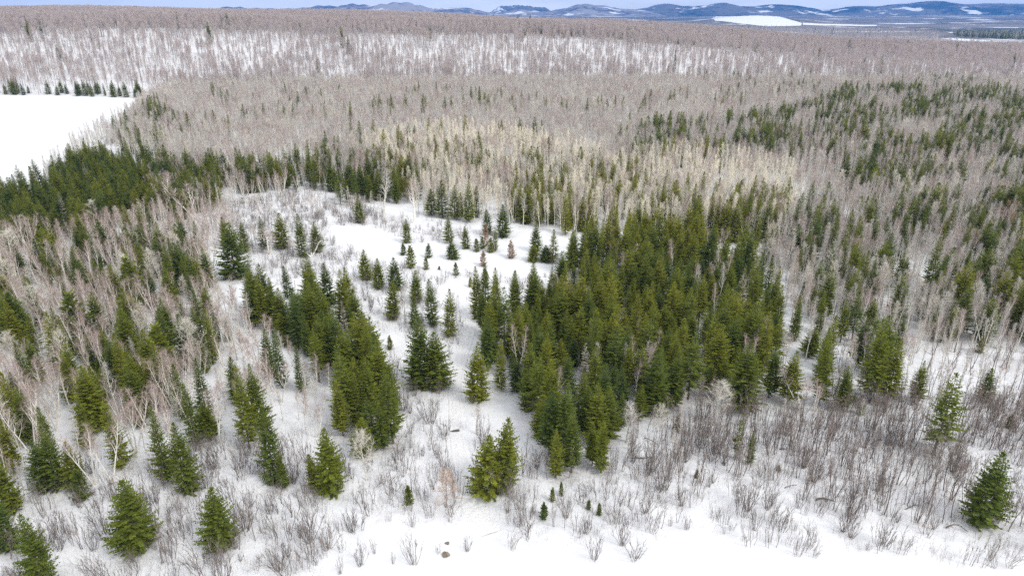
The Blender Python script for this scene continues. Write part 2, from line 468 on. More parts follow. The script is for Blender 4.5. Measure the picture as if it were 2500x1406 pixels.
def conifer(seed, H, Rr, z0, gap=0.34, per=6, droop=0.25, spire=1.0, sparse=0.0, dead=0.0, irregular=0.25, lean=0.0):
    g = random.Random(seed)
    tr, cr, dd = MB(), MB(), MB()
    r0 = 0.012 * H + 0.02
    bend = [g.uniform(-.012, .012) * H for _ in range(4)]
    def axis(z):
        t = z / H
        return np.array([bend[0] * math.sin(t * 3) + bend[1] * t + lean * z, bend[2] * math.sin(t * 2.5) + bend[3] * t, z])
    zs = [-0.3, 0.06 * H, .2 * H, .4 * H, .6 * H, .8 * H, .97 * H]
    tr.tube([axis(z) for z in zs], [r0 * 1.25] + [max(.012, r0 * (1 - z / H) ** .8) for z in zs[1:]], 5)
    zb = z0 * H
    lob = [g.uniform(0.6, 1.2) for _ in range(9)]
    lob.append(lob[0])
    zc = zb
    az0 = g.uniform(0, 6)
    while zc < H * 0.985:
        t = (zc - zb) / (H - zb)
        rad = Rr * (1 - t) * (1 + (1.25 - spire) * t) * (0.62 + 0.38 * min(1, t / 0.12)) + 0.05
        n = per if t < 0.8 else max(3, per - 2)
        step_scale = g.uniform(1 - irregular, 1 + irregular * .7)
        for k in range(n):
            if g.random() < sparse: continue
            az = az0 + 2 * math.pi * k / n + g.uniform(-.35, .35)
            fa = (az / (2 * math.pi)) % 1 * 9
            lf = lob[int(fa)] * (1 - fa % 1) + lob[int(fa) + 1] * (fa % 1)
            L = rad * g.uniform(0.72, 1.16) * (lf * (1 - t) + t) * (0.6 + 0.4 * step_scale)
            if L < 0.12: L = 0.12
            dirh = np.array([math.cos(az), math.sin(az), 0.0])
            rise = (0.75 * t ** 1.5 + 0.02) - droop * (1 - t)
            o = axis(zc + g.uniform(-.12, .12))
            nseg = max(3, int(L / 0.21))
            prev = o
            for j in range(1, nseg + 1):
                s_ = j / nseg
                pz = rise * L * s_ + (0.10 * L * s_ * s_ if t < .7 else 0) - 0.10 * L * math.sin(s_ * 3.1) * (1 - t)
                p = o + dirh * (L * s_) + np.array([0, 0, pz])
                ax = p - prev; ax /= np.linalg.norm(ax) + 1e-9
                if s_ > 0.22 or t > .5:
                    fl = (0.16 + 0.30 * L * (1.05 - s_) * 0.75) * g.uniform(.7, 1.25)
                    fl = min(fl * 1.12, 0.8) * (1 if t < .7 else 1 - 1.5 * (t - .7))
                    for sgn in (-1, 1):
                        sd = np.array([-math.sin(az), math.cos(az), 0.0]) * sgn
                        d = ax * g.uniform(.45, .85) + sd * g.uniform(.5, .9) + np.array([0, 0, g.uniform(-.42, .18)])
                        d /= np.linalg.norm(d)
                        up = np.array([g.uniform(-.5, .5), g.uniform(-.5, .5), 1.0]); up /= np.linalg.norm(up)
                        cr.frond(p, d, up, fl, fl * g.uniform(.22, .34) + .02)
                    if g.random() < .6:   # upper and hanging sprays give the branch its thickness
                        d = ax * .6 + np.array([g.uniform(-.3, .3), g.uniform(-.3, .3), g.uniform(-.8, .55)]); d /= np.linalg.norm(d)
                        up = np.array([g.uniform(-1, 1), g.uniform(-1, 1), .4]); up /= np.linalg.norm(up)
                        cr.frond(p, d, up, fl * .8, fl * .26 + .02)
                prev = p
            cr.frond(prev, (dirh + np.array([0, 0, rise + .15])) / 1.1, np.array([0, 0, 1.0]), .2 + .06 * L, .07)
        az0 += 1.9
        zc += gap * g.uniform(.8, 1.2) * (1 - 0.35 * t)
    tip = axis(H * .96)
    for k in range(5):
        d = np.array([g.uniform(-.25, .25), g.uniform(-.25, .25), 1.0]); d /= np.linalg.norm(d)
        cr.frond(tip + np.array([0, 0, .02 * k]), d, np.array([math.cos(k * 1.3), math.sin(k * 1.3), 0.1]), .065 * H * g.uniform(.7, 1), .06)
    # bare dead branches below and inside
    nd = int(dead * 40)
    for k in range(nd):
        z = g.uniform(0.06 * H, max(zb * 1.5, .25 * H)); az = g.uniform(0, 6.28)
        L = Rr * g.uniform(.35, .85)
        a = axis(z); q = a + np.array([math.cos(az) * L, math.sin(az) * L, -L * g.uniform(0, .35)])
        dd.spike(a - (q - a) * .04, q, .028)
        for j in range(4):
            s_ = g.uniform(.3, .9); p = a + (q - a) * s_
            a2 = az + g.choice((-1, 1)) * g.uniform(.5, 1.1)
            dd.spike(p, p + np.array([math.cos(a2), math.sin(a2), g.uniform(-.4, .2)]) * L * .35, .016)
    return tr, cr, dd

def bare(seed, H, stems=1, limb=.05,  start=.35, ang=(25, 42), blen=.34, nb=18, nsub=5, ntw=5, tw_len=.09, spread=.12, r_tw=.011, r0k=.0095, crook=.02):
    g = random.Random(seed)
    tr, cr = MB(), MB()
    for st in range(stems):
        h = H * (1 if st == 0 else g.uniform(.75, .98))
        az_l = g.uniform(0, 6.28); ln = 0 if stems == 1 else spread * g.uniform(.6, 1.2)
        if stems == 1: ln = g.uniform(0, .05)
        off = np.array([math.cos(az_l), math.sin(az_l), 0]) * (.15 if stems > 1 else 0)
        b = [g.uniform(-crook, crook) * H for _ in range(6)]
        def axis(t, off=off, az_l=az_l, ln=ln, b=b, h=h):
            return off + np.array([math.cos(az_l) * ln * h * t + b[0] * math.sin(3 * t) + b[1] * math.sin(7 * t) * .5,
                                   math.sin(az_l) * ln * h * t + b[2] * math.sin(3.4 * t) + b[3] * math.sin(6 * t) * .5, h * t])
        r0 = (r0k * h + .012) * (1 if stems == 1 else .75)
        ts_ = [-.03, .08, .22, .38, .54, .7, .85, .97]
        rt = lambda t: max(.01, r0 * (1 - t) ** .85)
        tr.tube([axis(t) for t in ts_], [r0 * 1.15] + [rt(t) for t in ts_[1:]], 5)
        n = nb if stems == 1 else int(nb * .65)
        az = g.uniform(0, 6)
        for k in range(n):
            t = start + (0.96 - start) * ((k + g.random() * .8) / n) ** .9
            az += 2.4 + g.uniform(-.6, .6)
            an = R(g.uniform(*ang)) * (1 - .35 * t)
            L = H * blen * (1.12 - t) * g.uniform(.7, 1.2) + .25
            o = axis(t); hd = np.array([math.cos(az), math.sin(az), 0])
            pts = [o]
            d0 = hd * math.sin(an) + np.array([0, 0, math.cos(an)])
            d1 = hd * math.sin(an * .55) + np.array([0, 0, math.cos(an * .55)])
            w1 = np.array([g.uniform(-.14, .14), g.uniform(-.14, .14), g.uniform(-.06, .06)])
            for q in (.33, .66, 1.0):
                dd = d0 * (1 - q * .6) + d1 * (q * .6)
                pts.append(o + dd * L * q + w1 * L * math.sin(q * 3))
            rb = min(rt(t) * .68, limb)
            tr.tube(pts, [rb, rb * .75, rb * .5, max(.009, rb * .2)], 3)
            for m in range(nsub):
                s_ = g.uniform(.25, .98); i = min(2, int(s_ * 3)); f = s_ * 3 - i
                p = pts[i] * (1 - f) + pts[i + 1] * f
                ax = pts[i + 1] - pts[i]; ax /= np.linalg.norm(ax)
                rv = np.array([g.gauss(0, 1), g.gauss(0, 1), g.gauss(0, .6)])
                d = ax * .9 + rv * .42; d /= np.linalg.norm(d)
                l = L * .42 * g.uniform(.6, 1.1) * (1.1 - .4 * s_)
                q = p + d * l
                cr.spike(p, q, r_tw * 1.5)
                for _ in range(ntw):
                    s2 = g.uniform(.2, 1.0); p2 = p + d * l * s2
                    d2 = d * .8 + np.array([g.gauss(0, .5), g.gauss(0, .5), g.gauss(.1, .4)]); d2 /= np.linalg.norm(d2)
                    cr.spike(p2, p2 + d2 * H * tw_len * g.uniform(.6, 1.3), r_tw)
    return tr, cr

def shrub(seed, H, stems=9, spread=.45, r0=.024, twigs=8, crook=.08, foot=.15, bend=0.0):
    g = random.Random(seed); mb = MB(); baz = g.uniform(0, 6.28); bd = np.array([math.cos(baz), math.sin(baz), -.35])
    for k in range(stems):
        az = 2 * math.pi * k / stems + g.uniform(-.7, .7); an = spread * g.uniform(.1, 1.2)
        hd = np.array([math.cos(az), math.sin(az), 0]); h = H * g.uniform(.45, 1.05)
        o = hd * foot * g.uniform(.1, 1) + np.array([0, 0, -.15])
        bk = bend * g.uniform(.3, 1.2)
        pts = [o]
        for q in (.35, .7, 1):
            pts.append(o + hd * math.sin(an) * h * q * (1.15 - .25 * q) + bd * bk * h * q * q + np.array([g.uniform(-crook, crook) * h, g.uniform(-crook, crook) * h, h * q * math.cos(an)]))
        mb.tube(pts, [r0, r0 * .75, r0 * .5, .005], 3)
        for m in range(twigs):
            s_ = g.uniform(.3, .97); i = min(2, int(s_ * 3)); f = s_ * 3 - i
            p = pts[i] * (1 - f) + pts[i + 1] * f
            d = (pts[i + 1] - pts[i]); d /= np.linalg.norm(d)
            d = d + np.array([g.gauss(0, .38), g.gauss(0, .38), g.uniform(0, .35)]); d /= np.linalg.norm(d)
            l = h * .30 * g.uniform(.5, 1.1)
            mb.spike(p, p + d * l, .011)
            for _ in range(2):
                p2 = p + d * l * g.uniform(.3, .9); d2 = d + np.array([g.gauss(0, .45), g.gauss(0, .45), .25]); d2 /= np.linalg.norm(d2)
                mb.spike(p2, p2 + d2 * l * .55, .008)
    return mb

def stalks(seed, n=14, area=1.4, h=(.4, 1.9)):
    g = random.Random(seed); mb = MB()
    for k in range(n):
        p = np.array([g.uniform(-area, area), g.uniform(-area, area), -.1]); hh = g.uniform(*h)
        q = p + np.array([g.gauss(0, .22), g.gauss(0, .22), 1]) * hh
        mb.spike(p, q, .011)
        for _ in range(2):
            s_ = g.uniform(.35, .8); a = p + (q - p) * s_
            mb.spike(a, a + np.array([g.gauss(0, .5), g.gauss(0, .5), .8]) * hh * .35, .007)
    return mb

PROTO = {}      # kind -> list of dicts: H (native height), W (native width), parts [(name, mesh)], whole mesh
def register(kind, H, W, parts):
    allv, allf, mats, fm, plist = [], [], [], [], []
    for nm, mb, m in parts:
        if not mb.f: continue
        plist.append((nm, mesh_from(kind + '_' + nm, mb.v, mb.f, [m])))
        o = len(allv); allv += mb.v; allf += [tuple(i + o for i in f) for f in mb.f]
        fm += [len(mats)] * len(mb.f); mats.append(m)
    PROTO.setdefault(kind, []).append(dict(H=H, W=W, parts=plist, whole=mesh_from(kind, allv, allf, mats, fm)))

def reg_conifer(kind, seed, H, Rr, z0, crown='needles', **kw):
    t, c, d = conifer(seed, H, Rr, z0, **kw)
    register(kind, H, 2 * Rr, [('trunk', t, M['conifer_bark']), ('crown', c, M[crown]), ('dead_branches', d, M['dead_twig'])])

# open grown spruces: broad, green to the snow
for i in range(4): reg_conifer('spruce_open', 10 + i, 9.0, 2.6, .05, gap=.35, per=8, droop=.22, spire=.78, irregular=.35, dead=.9)
# stand spruces: tall and narrower
for i in range(6): reg_conifer('spruce_stand', 20 + i, 13.0, 3.0 - .2 * (i % 3), .10 + .04 * (i % 3), gap=.42, per=8, droop=.22 + .04 * (i % 3), spire=.70 + .07 * (i % 3), irregular=.3, dead=.5)
# slim firs with a spire
for i in range(3): reg_conifer('spruce_slim', 30 + i, 11.0, 2.1 - .2 * i, .08, gap=.36, per=7, droop=.20, spire=.82, irregular=.25, dead=.3)
# thin crowned ones, much grey branch showing
for i in range(3): reg_conifer('spruce_thin', 40 + i, 12.0, 2.6, .25, gap=.42, per=6, droop=.30, spire=.8, sparse=.22, irregular=.5, dead=1.6)
# young ones
for i in range(3): reg_conifer('spruce_young', 50 + i, 3.0, .85, .04, gap=.17, per=6, droop=.12, spire=1.0, irregular=.3)
reg_conifer('spruce_brown', 60, 3.6, .9, .06, crown='brown_needles', gap=.2, per=6, droop=.12, sparse=.15)
reg_conifer('spruce_brown', 61, 3.6, .8, .06, crown='brown_needles', gap=.2, per=6, droop=.1, sparse=.2)
# dry grey one
reg_conifer('spruce_dead', 62, 11.0, 1.5, .1, crown='dead_twig', gap=.45, per=5, sparse=.35, dead=2)

def reg_bare(kind, seed, H, W, bark, twig, **kw):
    t, c = bare(seed, H, **kw)
    register(kind, H, W, [('trunk', t, M[bark]), ('crown', c, M[twig])])
for i in range(6): reg_bare('birch', 100 + i, 9.5, 4, 'birch_bark', 'birch_twig', stems=1 + i % 3, start=.38, ang=(22, 42), blen=.33, nb=16, nsub=6, ntw=6, crook=.03, spread=.24, r_tw=.0075, limb=.11, r0k=.017)
for i in range(6): reg_bare('aspen', 120 + i, 10.0, 3, 'aspen_bark', 'aspen_twig', stems=1, start=.40, ang=(25, 42), blen=.24, nb=18, nsub=5, ntw=5, tw_len=.07, r0k=.0125, r_tw=.0085)
for i in range(3): reg_bare('poplar', 140 + i, 10.0, 5, 'aspen_bark', 'pale_twig', stems=1, start=.22, ang=(30, 55), blen=.42, nb=24, nsub=7, ntw=6, tw_len=.07)
for i in range(5): reg_bare('maple', 150 + i, 15.0, 6, 'maple_bark', 'maple_twig', stems=1 + (i == 4), start=.42, ang=(32, 55), blen=.32, nb=20, nsub=6, ntw=6, tw_len=.07, r_tw=.016, r0k=.010)
for i in range(2): reg_bare('larch', 160 + i, 12.0, 4, 'maple_bark', 'larch', stems=1, start=.15, ang=(60, 85), blen=.22, nb=40, nsub=6, ntw=5, tw_len=.05)
for i in range(5): reg_bare('sapling', 170 + i, 4.5, 1, 'sapling_bark', 'sapling_twig', stems=1 + i % 3, start=.3, ang=(15, 38), blen=.2, nb=10, nsub=3, ntw=2, tw_len=.08, r0k=.0075, crook=.045, r_tw=.009, spread=.14)
for i, (n, sp, ft, bn) in enumerate(((7, .16, .5, 0), (10, .2, .7, .1), (6, .25, .3, .25), (13, .34, .25, .05), (16, .5, .15, 0), (9, .4, .3, .6), (5, .12, .6, .15), (12, .28, .5, .3))):
    register('shrub', 3.0, 2.2, [('stems', shrub(200 + i, 3.0, stems=n, spread=sp, foot=ft, bend=bn, crook=.04 + .02 * (i % 3)), M['shrub'])])
for i in range(4): register('stalks', 1.2, 2, [('stems', stalks(220 + i), M['stalk'])])

# ================================================================== where the plants stand
PL = []          # placements: dict(kind, x, y, h, rz, sx, explicit)
def put(kind, x, y, h, w=None, explicit=False, variant=None, tone=None):
    p = PROTO[kind]; v = rnd.randrange(len(p)) if variant is None else variant % len(p)
    s = h / p[v]['H']
    sx = s * (rnd.uniform(.9, 1.15) if kind == 'spruce_slim' else rnd.uniform(.92, 1.3) if kind.startswith('spruce') else rnd.uniform(.88, 1.12)) if w is None else w / p[v]['W']
    PL.append(dict(kind=kind, v=v, x=x, y=y, h=h, s=s, sx=sx, rz=rnd.uniform(0, 6.283), explicit=explicit, set_tone=tone,
                   tilt=(rnd.gauss(0, .022), rnd.gauss(0, .022)) if kind.startswith('spruce') else (rnd.gauss(0, .05), rnd.gauss(0, .05))))

TONES = {(1194, 1200): .78, (1230, 1190): .70, (2388, 1270): .42, (340, 1338): .52, (540, 1335): .50, (2278, 1108): .55, (457, 1198): .48, (673, 1175): .40, (814, 1198): .62,
         (575, 678): .40, (1032, 942): .42, (1064, 944): .55, (25, 1335): .35, (110, 1420): .45}     # the spruces whose green can be told
def put_px(kind, xb, yb, yt, wpx=None, variant=None):
    x, y = at(xb, yb)
    h = height_for(x, y, yt)
    w = None
    if wpx: w = (1.22 if kind in ('birch', 'aspen', 'poplar', 'larch', 'shrub') else 1.1 if kind in ('spruce_young', 'spruce_brown') else 1.2) * wpx / FPX * (y * CP + CAM_H * SP)
    put(kind, x, y, h, w, True, variant, TONES.get((xb, yb)))

# --- conifers picked out one by one: (x base, y base, y top, width) in picture pixels
OPEN = [(340, 1338, 1172, 118), (540, 1335, 1193, 92), (457, 1198, 1033, 74), (673, 1175, 997, 76), (814, 1198, 1040, 82),
        (115, 1192, 1074, 64), (142, 1188, 1037, 66), (188, 1186, 1078, 60), (1194, 1200, 1062, 96), (1230, 1190, 1021, 92),
        (2388, 1270, 1100, 104), (575, 678, 545, 84), (555, 605, 528, 36), (692, 605, 521, 48), (738, 625, 523, 44),
        (775, 615, 542, 40), (760, 742, 620, 54), (1104, 631, 588, 36), (1138, 605, 553, 34), (1226, 577, 500, 42),
        (995, 592, 535, 32), (878, 543, 480, 34), (1308, 612, 546, 34), (1302, 638, 600, 40), (1332, 638, 598, 40),
        (892, 682, 610, 40), (925, 703, 631, 46), (968, 706, 628, 46), (1015, 736, 660, 42), (960, 776, 686, 44),
        (1056, 792, 681, 48), (1100, 819, 706, 46), (1032, 942, 777, 88), (1064, 944, 812, 88), (850, 746, 654, 42),
        (870, 812, 709, 62), (1166, 772, 650, 44), (1210, 772, 656, 44), (1298, 772, 636, 46), (1166, 978, 845, 68),
        (25, 1335, 1195, 66), (110, 1420, 1253, 84), (30, 1245, 1120, 74)]
STAND = [(609, 1092, 895, 58), (638, 1060, 890, 62), (515, 1072, 983, 66), (22, 1062, 947, 56), (70, 1082, 950, 60), (36, 1152, 1026, 60),
         (936, 1092, 990, 56), (886, 1112, 1018, 60), (960, 1078, 905, 70), (1341, 1106, 950, 78), (1372, 1116, 930, 72),
         (1455, 1082, 937, 70), (1395, 1150, 1005, 58), (1356, 1162, 1040, 46), (1467, 1150, 1020, 48), (1446, 1132, 1030, 42),
         (1810, 996, 830, 92), (1876, 968, 840, 56), (1920, 986, 855, 62), (2056, 998, 895, 52), (2122, 980, 780, 72), (2165, 980, 830, 62),
         (2000, 986, 800, 54), (2232, 980, 880, 42), (402, 662, 542, 46), (450, 692, 588, 46), (510, 702, 603, 42), (487, 722, 620, 42),
         (625, 762, 640, 52), (1195, 862, 734, 54), (905, 872, 777, 44), (1260, 792, 660, 46), (1015, 926, 855, 46),
         (240, 908, 806, 42), (272, 908, 800, 44), (306, 922, 845, 38), (1975, 870, 800, 56)]
SLIM = [(600, 616, 542, 36), (645, 606, 528, 28), (702, 726, 649, 34), (666, 742, 677, 24), (297, 1142, 976, 52), (410, 1172, 990, 54),
        (215, 1092, 970, 44), (296, 646, 560, 36), (355, 652, 574, 36), (216, 642, 553, 34), (196, 672, 600, 34), (225, 712, 649, 32),
        (243, 702, 631, 24), (281, 712, 642, 24), (155, 722, 635, 26), (82, 762, 668, 24), (98, 772, 700, 18), (322, 757, 710, 30),
        (398, 832, 757, 34), (281, 822, 765, 24), (536, 832, 760, 28), (556, 832, 780, 24), (345, 892, 838, 20), (506, 907, 835, 26),
        (1098, 592, 525, 30), (1187, 571, 512, 36), (1210, 612, 556, 22), (695, 1190, 1100, 32), (767, 1190, 1108, 42), (1348, 640, 560, 28),
        (2398, 977, 898, 44), (1828, 1130, 1050, 26), (345, 1040, 980, 30), (1015, 800, 727, 32), (1145, 540, 440, 36), (1110, 535, 452, 36),
        (1080, 530, 440, 44), (1053, 525, 462, 40), (1165, 530, 455, 30), (1128, 525, 470, 30), (620, 1000, 930, 40), (20, 800, 730, 26)]
THIN = [(2278, 1108, 911, 96), (1794, 1120, 1005, 28), (1500, 900, 780, 70), (1560, 960, 840, 60), (2300, 790, 722, 60), (2262, 800, 735, 40), (2080, 830, 712, 54), (860, 920, 800, 60)]
YOUNG = [(985, 622, 594, 17), (1004, 653, 600, 28), (1047, 628, 596, 19), (1041, 657, 628, 16), (1164, 613, 583, 18), (1178, 606, 578, 16),
         (1198, 615, 581, 21), (1114, 671, 642, 17), (1072, 658, 649, 7), (953, 851, 820, 17), (999, 1228, 1185, 24), (1328, 1262, 1226, 22),
         (1370, 1206, 1177, 13), (1349, 1221, 1190, 15), (1462, 1256, 1228, 15), (1437, 1241, 1220, 13), (2463, 1042, 1012, 22), (202, 1216, 1152, 42),
         (1185, 700, 654, 22), (1148, 700, 676, 12), (2100, 1010, 985, 18), (2390, 860, 820, 22), (1900, 1150, 1135, 12), (1700, 1165, 1145, 12), (1655, 1050, 1010, 22)]
BROWN = [(1180, 649, 613, 21), (1248, 629, 587, 23), (1187, 600, 550, 20), (1630, 660, 615, 20)]
for lst, kind in ((OPEN, 'spruce_open'), (STAND, 'spruce_stand'), (SLIM, 'spruce_slim'), (THIN, 'spruce_thin'), (YOUNG, 'spruce_young'), (BROWN, 'spruce_brown')):
    for (xb, yb, yt, w) in lst: put_px(kind, xb, yb, yt, w)
put_px('spruce_dead', 1575, 940, 830, 50)
# --- bare trees picked out one by one
for (xb, yb, yt, w, k) in [(895, 1170, 1050, 80, 'poplar'), (1195, 1212, 1140, 40, 'poplar'), (322, 730, 625, 64, 'poplar'), (478, 905, 780, 90, 'poplar'),
                           (1608, 1075, 990, 50, 'poplar'), (1955, 1000, 905, 60, 'birch'), (1988, 1005, 930, 50, 'birch'), (1740, 1040, 940, 90, 'poplar'),
                           (40, 660, 565, 100, 'poplar'), (420, 530, 425, 60, 'birch'), (480, 535, 440, 70, 'birch'), (938, 540, 415, 50, 'aspen'), (1010, 545, 440, 60, 'birch'),
                           (240, 560, 490, 50, 'poplar'), (660, 620, 560, 60, 'birch'), (760, 625, 580, 60, 'birch'), (1090, 1240, 1150, 60, 'larch'),
                           (230, 1180, 1020, 60, 'birch'), (275, 1175, 1030, 60, 'birch'), (90, 1130, 960, 60, 'birch'), (430, 1120, 980, 60, 'birch'), (1530, 1080, 985, 70, 'aspen'),
                           (1165, 1060, 985, 50, 'aspen'), (990, 790, 700, 40, 'aspen')]:
    put_px(k, xb, yb, yt, w)

occ = {}
def free(x, y, r):
    cx, cy = int(x // 4), int(y // 4)
    for i in range(cx - 1, cx + 2):
        for j in range(cy - 1, cy + 2):
            for (a, b, c) in occ.get((i, j), ()):
                if (a - x) ** 2 + (b - y) ** 2 < ((r + c) * .5) ** 2: return False
    return True
def occupy(x, y, r): occ.setdefault((int(x // 4), int(y // 4)), []).append((x, y, r))
for p in PL: occupy(p['x'], p['y'], max(1.6, .16 * p['h']))

def vnoise(x, y, s, seed=0):
    """cheap smooth noise 0..1"""
    k = seed * 1.7
    return 0.5 + 0.25 * (np.sin(x / s + 1.3 + k) * np.cos(y / s * 1.1 - k) + np.sin((x + y) / s * .63 + 2.1 * k + 1) * np.sin((x - 1.4 * y) / s * .8 + k))

SPRUCE_FRONT = [(520, 600), (625, 600), (650, 700), (640, 770), (540, 780), (520, 690)]     # open snow round the tall spruce at the clearing edge
def zone(poly, density, kinds, hr, r=1.8, patch=None, cut=0.0, avoid=()):
    """scatter plants over the ground inside a picture polygon; density per square metre of ground"""
    P = np.array([at(*p) for p in poly])
    lo, hi = P.min(0) - 2, P.max(0) + 2
    n = int(density * (hi[0] - lo[0]) * (hi[1] - lo[1]))
    if n > 400000: n = 400000
    X = rng.uniform(lo[0], hi[0], n); Y = rng.uniform(lo[1], hi[1], n)
    px, py = proj(X, Y, terr(X, Y))
    ok = inside(px, py, poly) & (track_dist(X, Y) > 1.45)
    for a in (CLEARING, BOTTOM, FIELD) + ((SPRUCE_FRONT,) if kinds[0][0] not in ('shrub', 'stalks') else ()) + tuple(avoid): ok &= ~inside(px, py, a)
    if patch: ok &= vnoise(X, Y, patch, len(poly)) > cut
    ks, wts = zip(*kinds)
    for x, y in zip(X[ok], Y[ok]):
        if r and not free(x, y, r): continue
        k = rnd.choices(ks, wts)[0]
        put(k, x, y, rnd.uniform(*hr) * (1 if rnd.random() > .2 else .72))
        if r: occupy(x, y, r)

CON = [('spruce_stand', 5), ('spruce_slim', 2.5), ('spruce_thin', 1.8), ('spruce_open', 1.2), ('spruce_dead', .2)]
# big stand beside the track
zone([(1175, 780), (1185, 900), (1250, 990), (1320, 1070), (1480, 1080), (1500, 1040), (1620, 1020), (1720, 985), (1790, 955), (1880, 930), (1900, 840),
      (1880, 770), (1850, 710), (1810, 650), (1700, 590), (1500, 585), (1390, 640), (1390, 690), (1290, 760), (1190, 770)],
     .45, CON, (6, 12.5), r=2.5)
zone([(1250, 900), (1330, 1040), (1700, 950), (1980, 920), (1950, 760), (1700, 620), (1420, 660)], .02, [('birch', 2), ('aspen', 1)], (7, 10), r=1)
zone([(1880, 720), (1980, 800), (1990, 930), (2230, 950), (2420, 880), (2500, 800), (2300, 760), (2050, 740)], .045, CON, (7, 12), r=2.5, patch=9, cut=.36)
# strip along the open field on the left
zone([(-140, 590), (-140, 520), (0, 505), (90, 480), (180, 410), (240, 395), (530, 440), (545, 505), (430, 545), (330, 540), (200, 590), (0, 610)], .4, CON, (6.5, 12.5), r=2.3)
# strip behind the clearing
zone([(520, 430), (640, 425), (800, 415), (1000, 420), (1010, 470), (880, 490), (780, 470), (640, 470), (545, 480)], .16, CON, (6.5, 12.5), r=2.3, patch=9, cut=.30)
zone([(830, 500), (830, 460), (1010, 460), (1000, 500)], .05, CON, (7, 11), r=2.2)
# grove left of the track
zone([(700, 760), (800, 730), (840, 760), (850, 860), (900, 890), (960, 1000), (970, 1080), (880, 1110), (800, 1080), (790, 960), (700, 850), (620, 780)], .10, CON, (8, 12.5), r=2.0)
zone([(600, 790), (650, 780), (690, 820), (760, 980), (720, 1040), (640, 960), (590, 800)], .035, CON, (7, 11), r=2.0)
# left mixed wood
zone([(-150, 620), (200, 610), (480, 570), (500, 720), (600, 900), (560, 1080), (420, 1090), (300, 1050), (200, 1150), (0, 1200), (-150, 1200)], .036,
     [('spruce_slim', 4), ('spruce_stand', 3), ('spruce_young', .5), ('spruce_open', 1.5)], (7.5, 12), r=2.3)
# among the pale aspens
zone([(900, 480), (1000, 400), (1250, 390), (1500, 440), (1640, 470), (1950, 500), (1900, 600), (1500, 580), (1330, 580), (1190, 500)], .055,
     [('spruce_slim', 5), ('spruce_open', 1)], (8, 13), r=2.0, patch=14, cut=.38)
zone([(1270, 375), (1340, 370), (1345, 395), (1275, 400)], .04, [('spruce_slim', 1)], (7, 10), r=2)
zone([(1490, 340), (1730, 330), (1760, 350), (1800, 420), (1560, 440)], .03, [('spruce_slim', 3), ('spruce_open', 1)], (11, 15), r=2.2, patch=10, cut=.38)
zone([(1750, 330), (1950, 300), (2060, 240), (2300, 240), (2600, 260), (2600, 600), (2450, 560), (2300, 500), (2080, 500), (1950, 430), (1800, 420)], .06,
     [('spruce_slim', 4), ('spruce_stand', 2), ('spruce_open', 1)], (10, 15), r=2.4, patch=11, cut=.45)
zone([(1900, 560), (2080, 500), (2600, 560), (2600, 860), (2300, 800), (1960, 740)], .055, [('spruce_slim', 4), ('spruce_open', 1), ('spruce_stand', 1)], (8.5, 13), r=2.3, patch=12, cut=.30)
zone([(2380, 520), (2600, 530), (2600, 590), (2450, 580)], .06, CON, (9, 12), r=2.2)
# few in the grey wood and on the hill
zone([(380, 330), (520, 245), (900, 250), (1500, 250), (1950, 260), (1500, 340), (900, 420), (560, 410)], .005, [('spruce_slim', 1)], (11, 15), r=2.2, patch=25, cut=.45)
zone([(270, 330), (400, 270), (470, 320), (480, 390), (300, 390)], .03, [('spruce_slim', 1)], (10, 14), r=2.2, patch=12, cut=.45)
zone([(-300, 233), (345, 240), (350, 228), (-300, 224)], .02, [('spruce_open', 2), ('spruce_slim', 1)], (7, 12), r=2.5)
zone([(-300, 215), (700, 200), (2600, 200), (2600, 150), (2000, 130), (1300, 70), (-300, 70)], .0002, [('spruce_stand', 2), ('spruce_slim', 1)], (16, 21), r=2.5)
zone([(1250, 105), (1700, 115), (1700, 80), (1250, 60)], .0007, [('spruce_stand', 1)], (13, 17), r=2.5)
zone([(1700, 200), (2600, 215), (2600, 270), (2000, 270), (1700, 240)], .005, [('spruce_slim', 1), ('spruce_stand', 1)], (9, 14), r=2.5, patch=30, cut=.4)

n_con = len(PL)
# --- bare trees
ASP = [('aspen', 6), ('birch', 1.5), ('poplar', .5)]
OPENGROUND = [(545, 500), (700, 470), (800, 500), (880, 490), (1020, 560), (1180, 570), (1250, 590), (1300, 640), (1400, 660), (1150, 760), (1140, 900), (1130, 1000),
              (1080, 1000), (1000, 1000), (960, 900), (900, 800), (830, 680), (620, 680), (560, 560)]
zone([(270, 380), (350, 260), (420, 218), (700, 206), (1200, 204), (2000, 206), (2700, 210), (2700, 330), (2000, 330), (1200, 345), (800, 400), (520, 440)], .13,
     ASP, (8.5, 12), r=0)
zone([(800, 400), (1200, 345), (2000, 330), (2700, 330), (2700, 470), (2000, 470), (1500, 470), (1200, 480), (1000, 480), (820, 470)], .16, ASP, (8, 12), r=0)
zone([(1000, 480), (1200, 475), (1500, 470), (2000, 470), (2700, 470), (2700, 600), (2000, 600), (1500, 575), (1300, 560), (1200, 540), (1020, 530)], .17, ASP, (7.5, 11), r=0)
zone([(1850, 600), (2000, 590), (2700, 590), (2700, 880), (2300, 850), (2000, 800), (1900, 720)], .20, [('aspen', 5), ('birch', 1.5), ('poplar', .4)], (6.5, 9.5), r=0, patch=9, cut=.16)
zone([(1990, 820), (2300, 850), (2700, 880), (2700, 1010), (2200, 960), (1990, 930)], .15, [('aspen', 3), ('birch', 2), ('sapling', 3)], (5, 9), r=0)
zone([(1820, 600), (1900, 600), (2000, 740), (2020, 940), (1890, 945), (1900, 780)], .12, [('aspen', 4), ('birch', 1), ('spruce_slim', 1)], (6, 10), r=1.2)
zone([(350, 440), (560, 410), (800, 420), (800, 460), (640, 490), (540, 520), (380, 540)], .06, [('aspen', 3), ('birch', 3)], (7, 10), r=0)
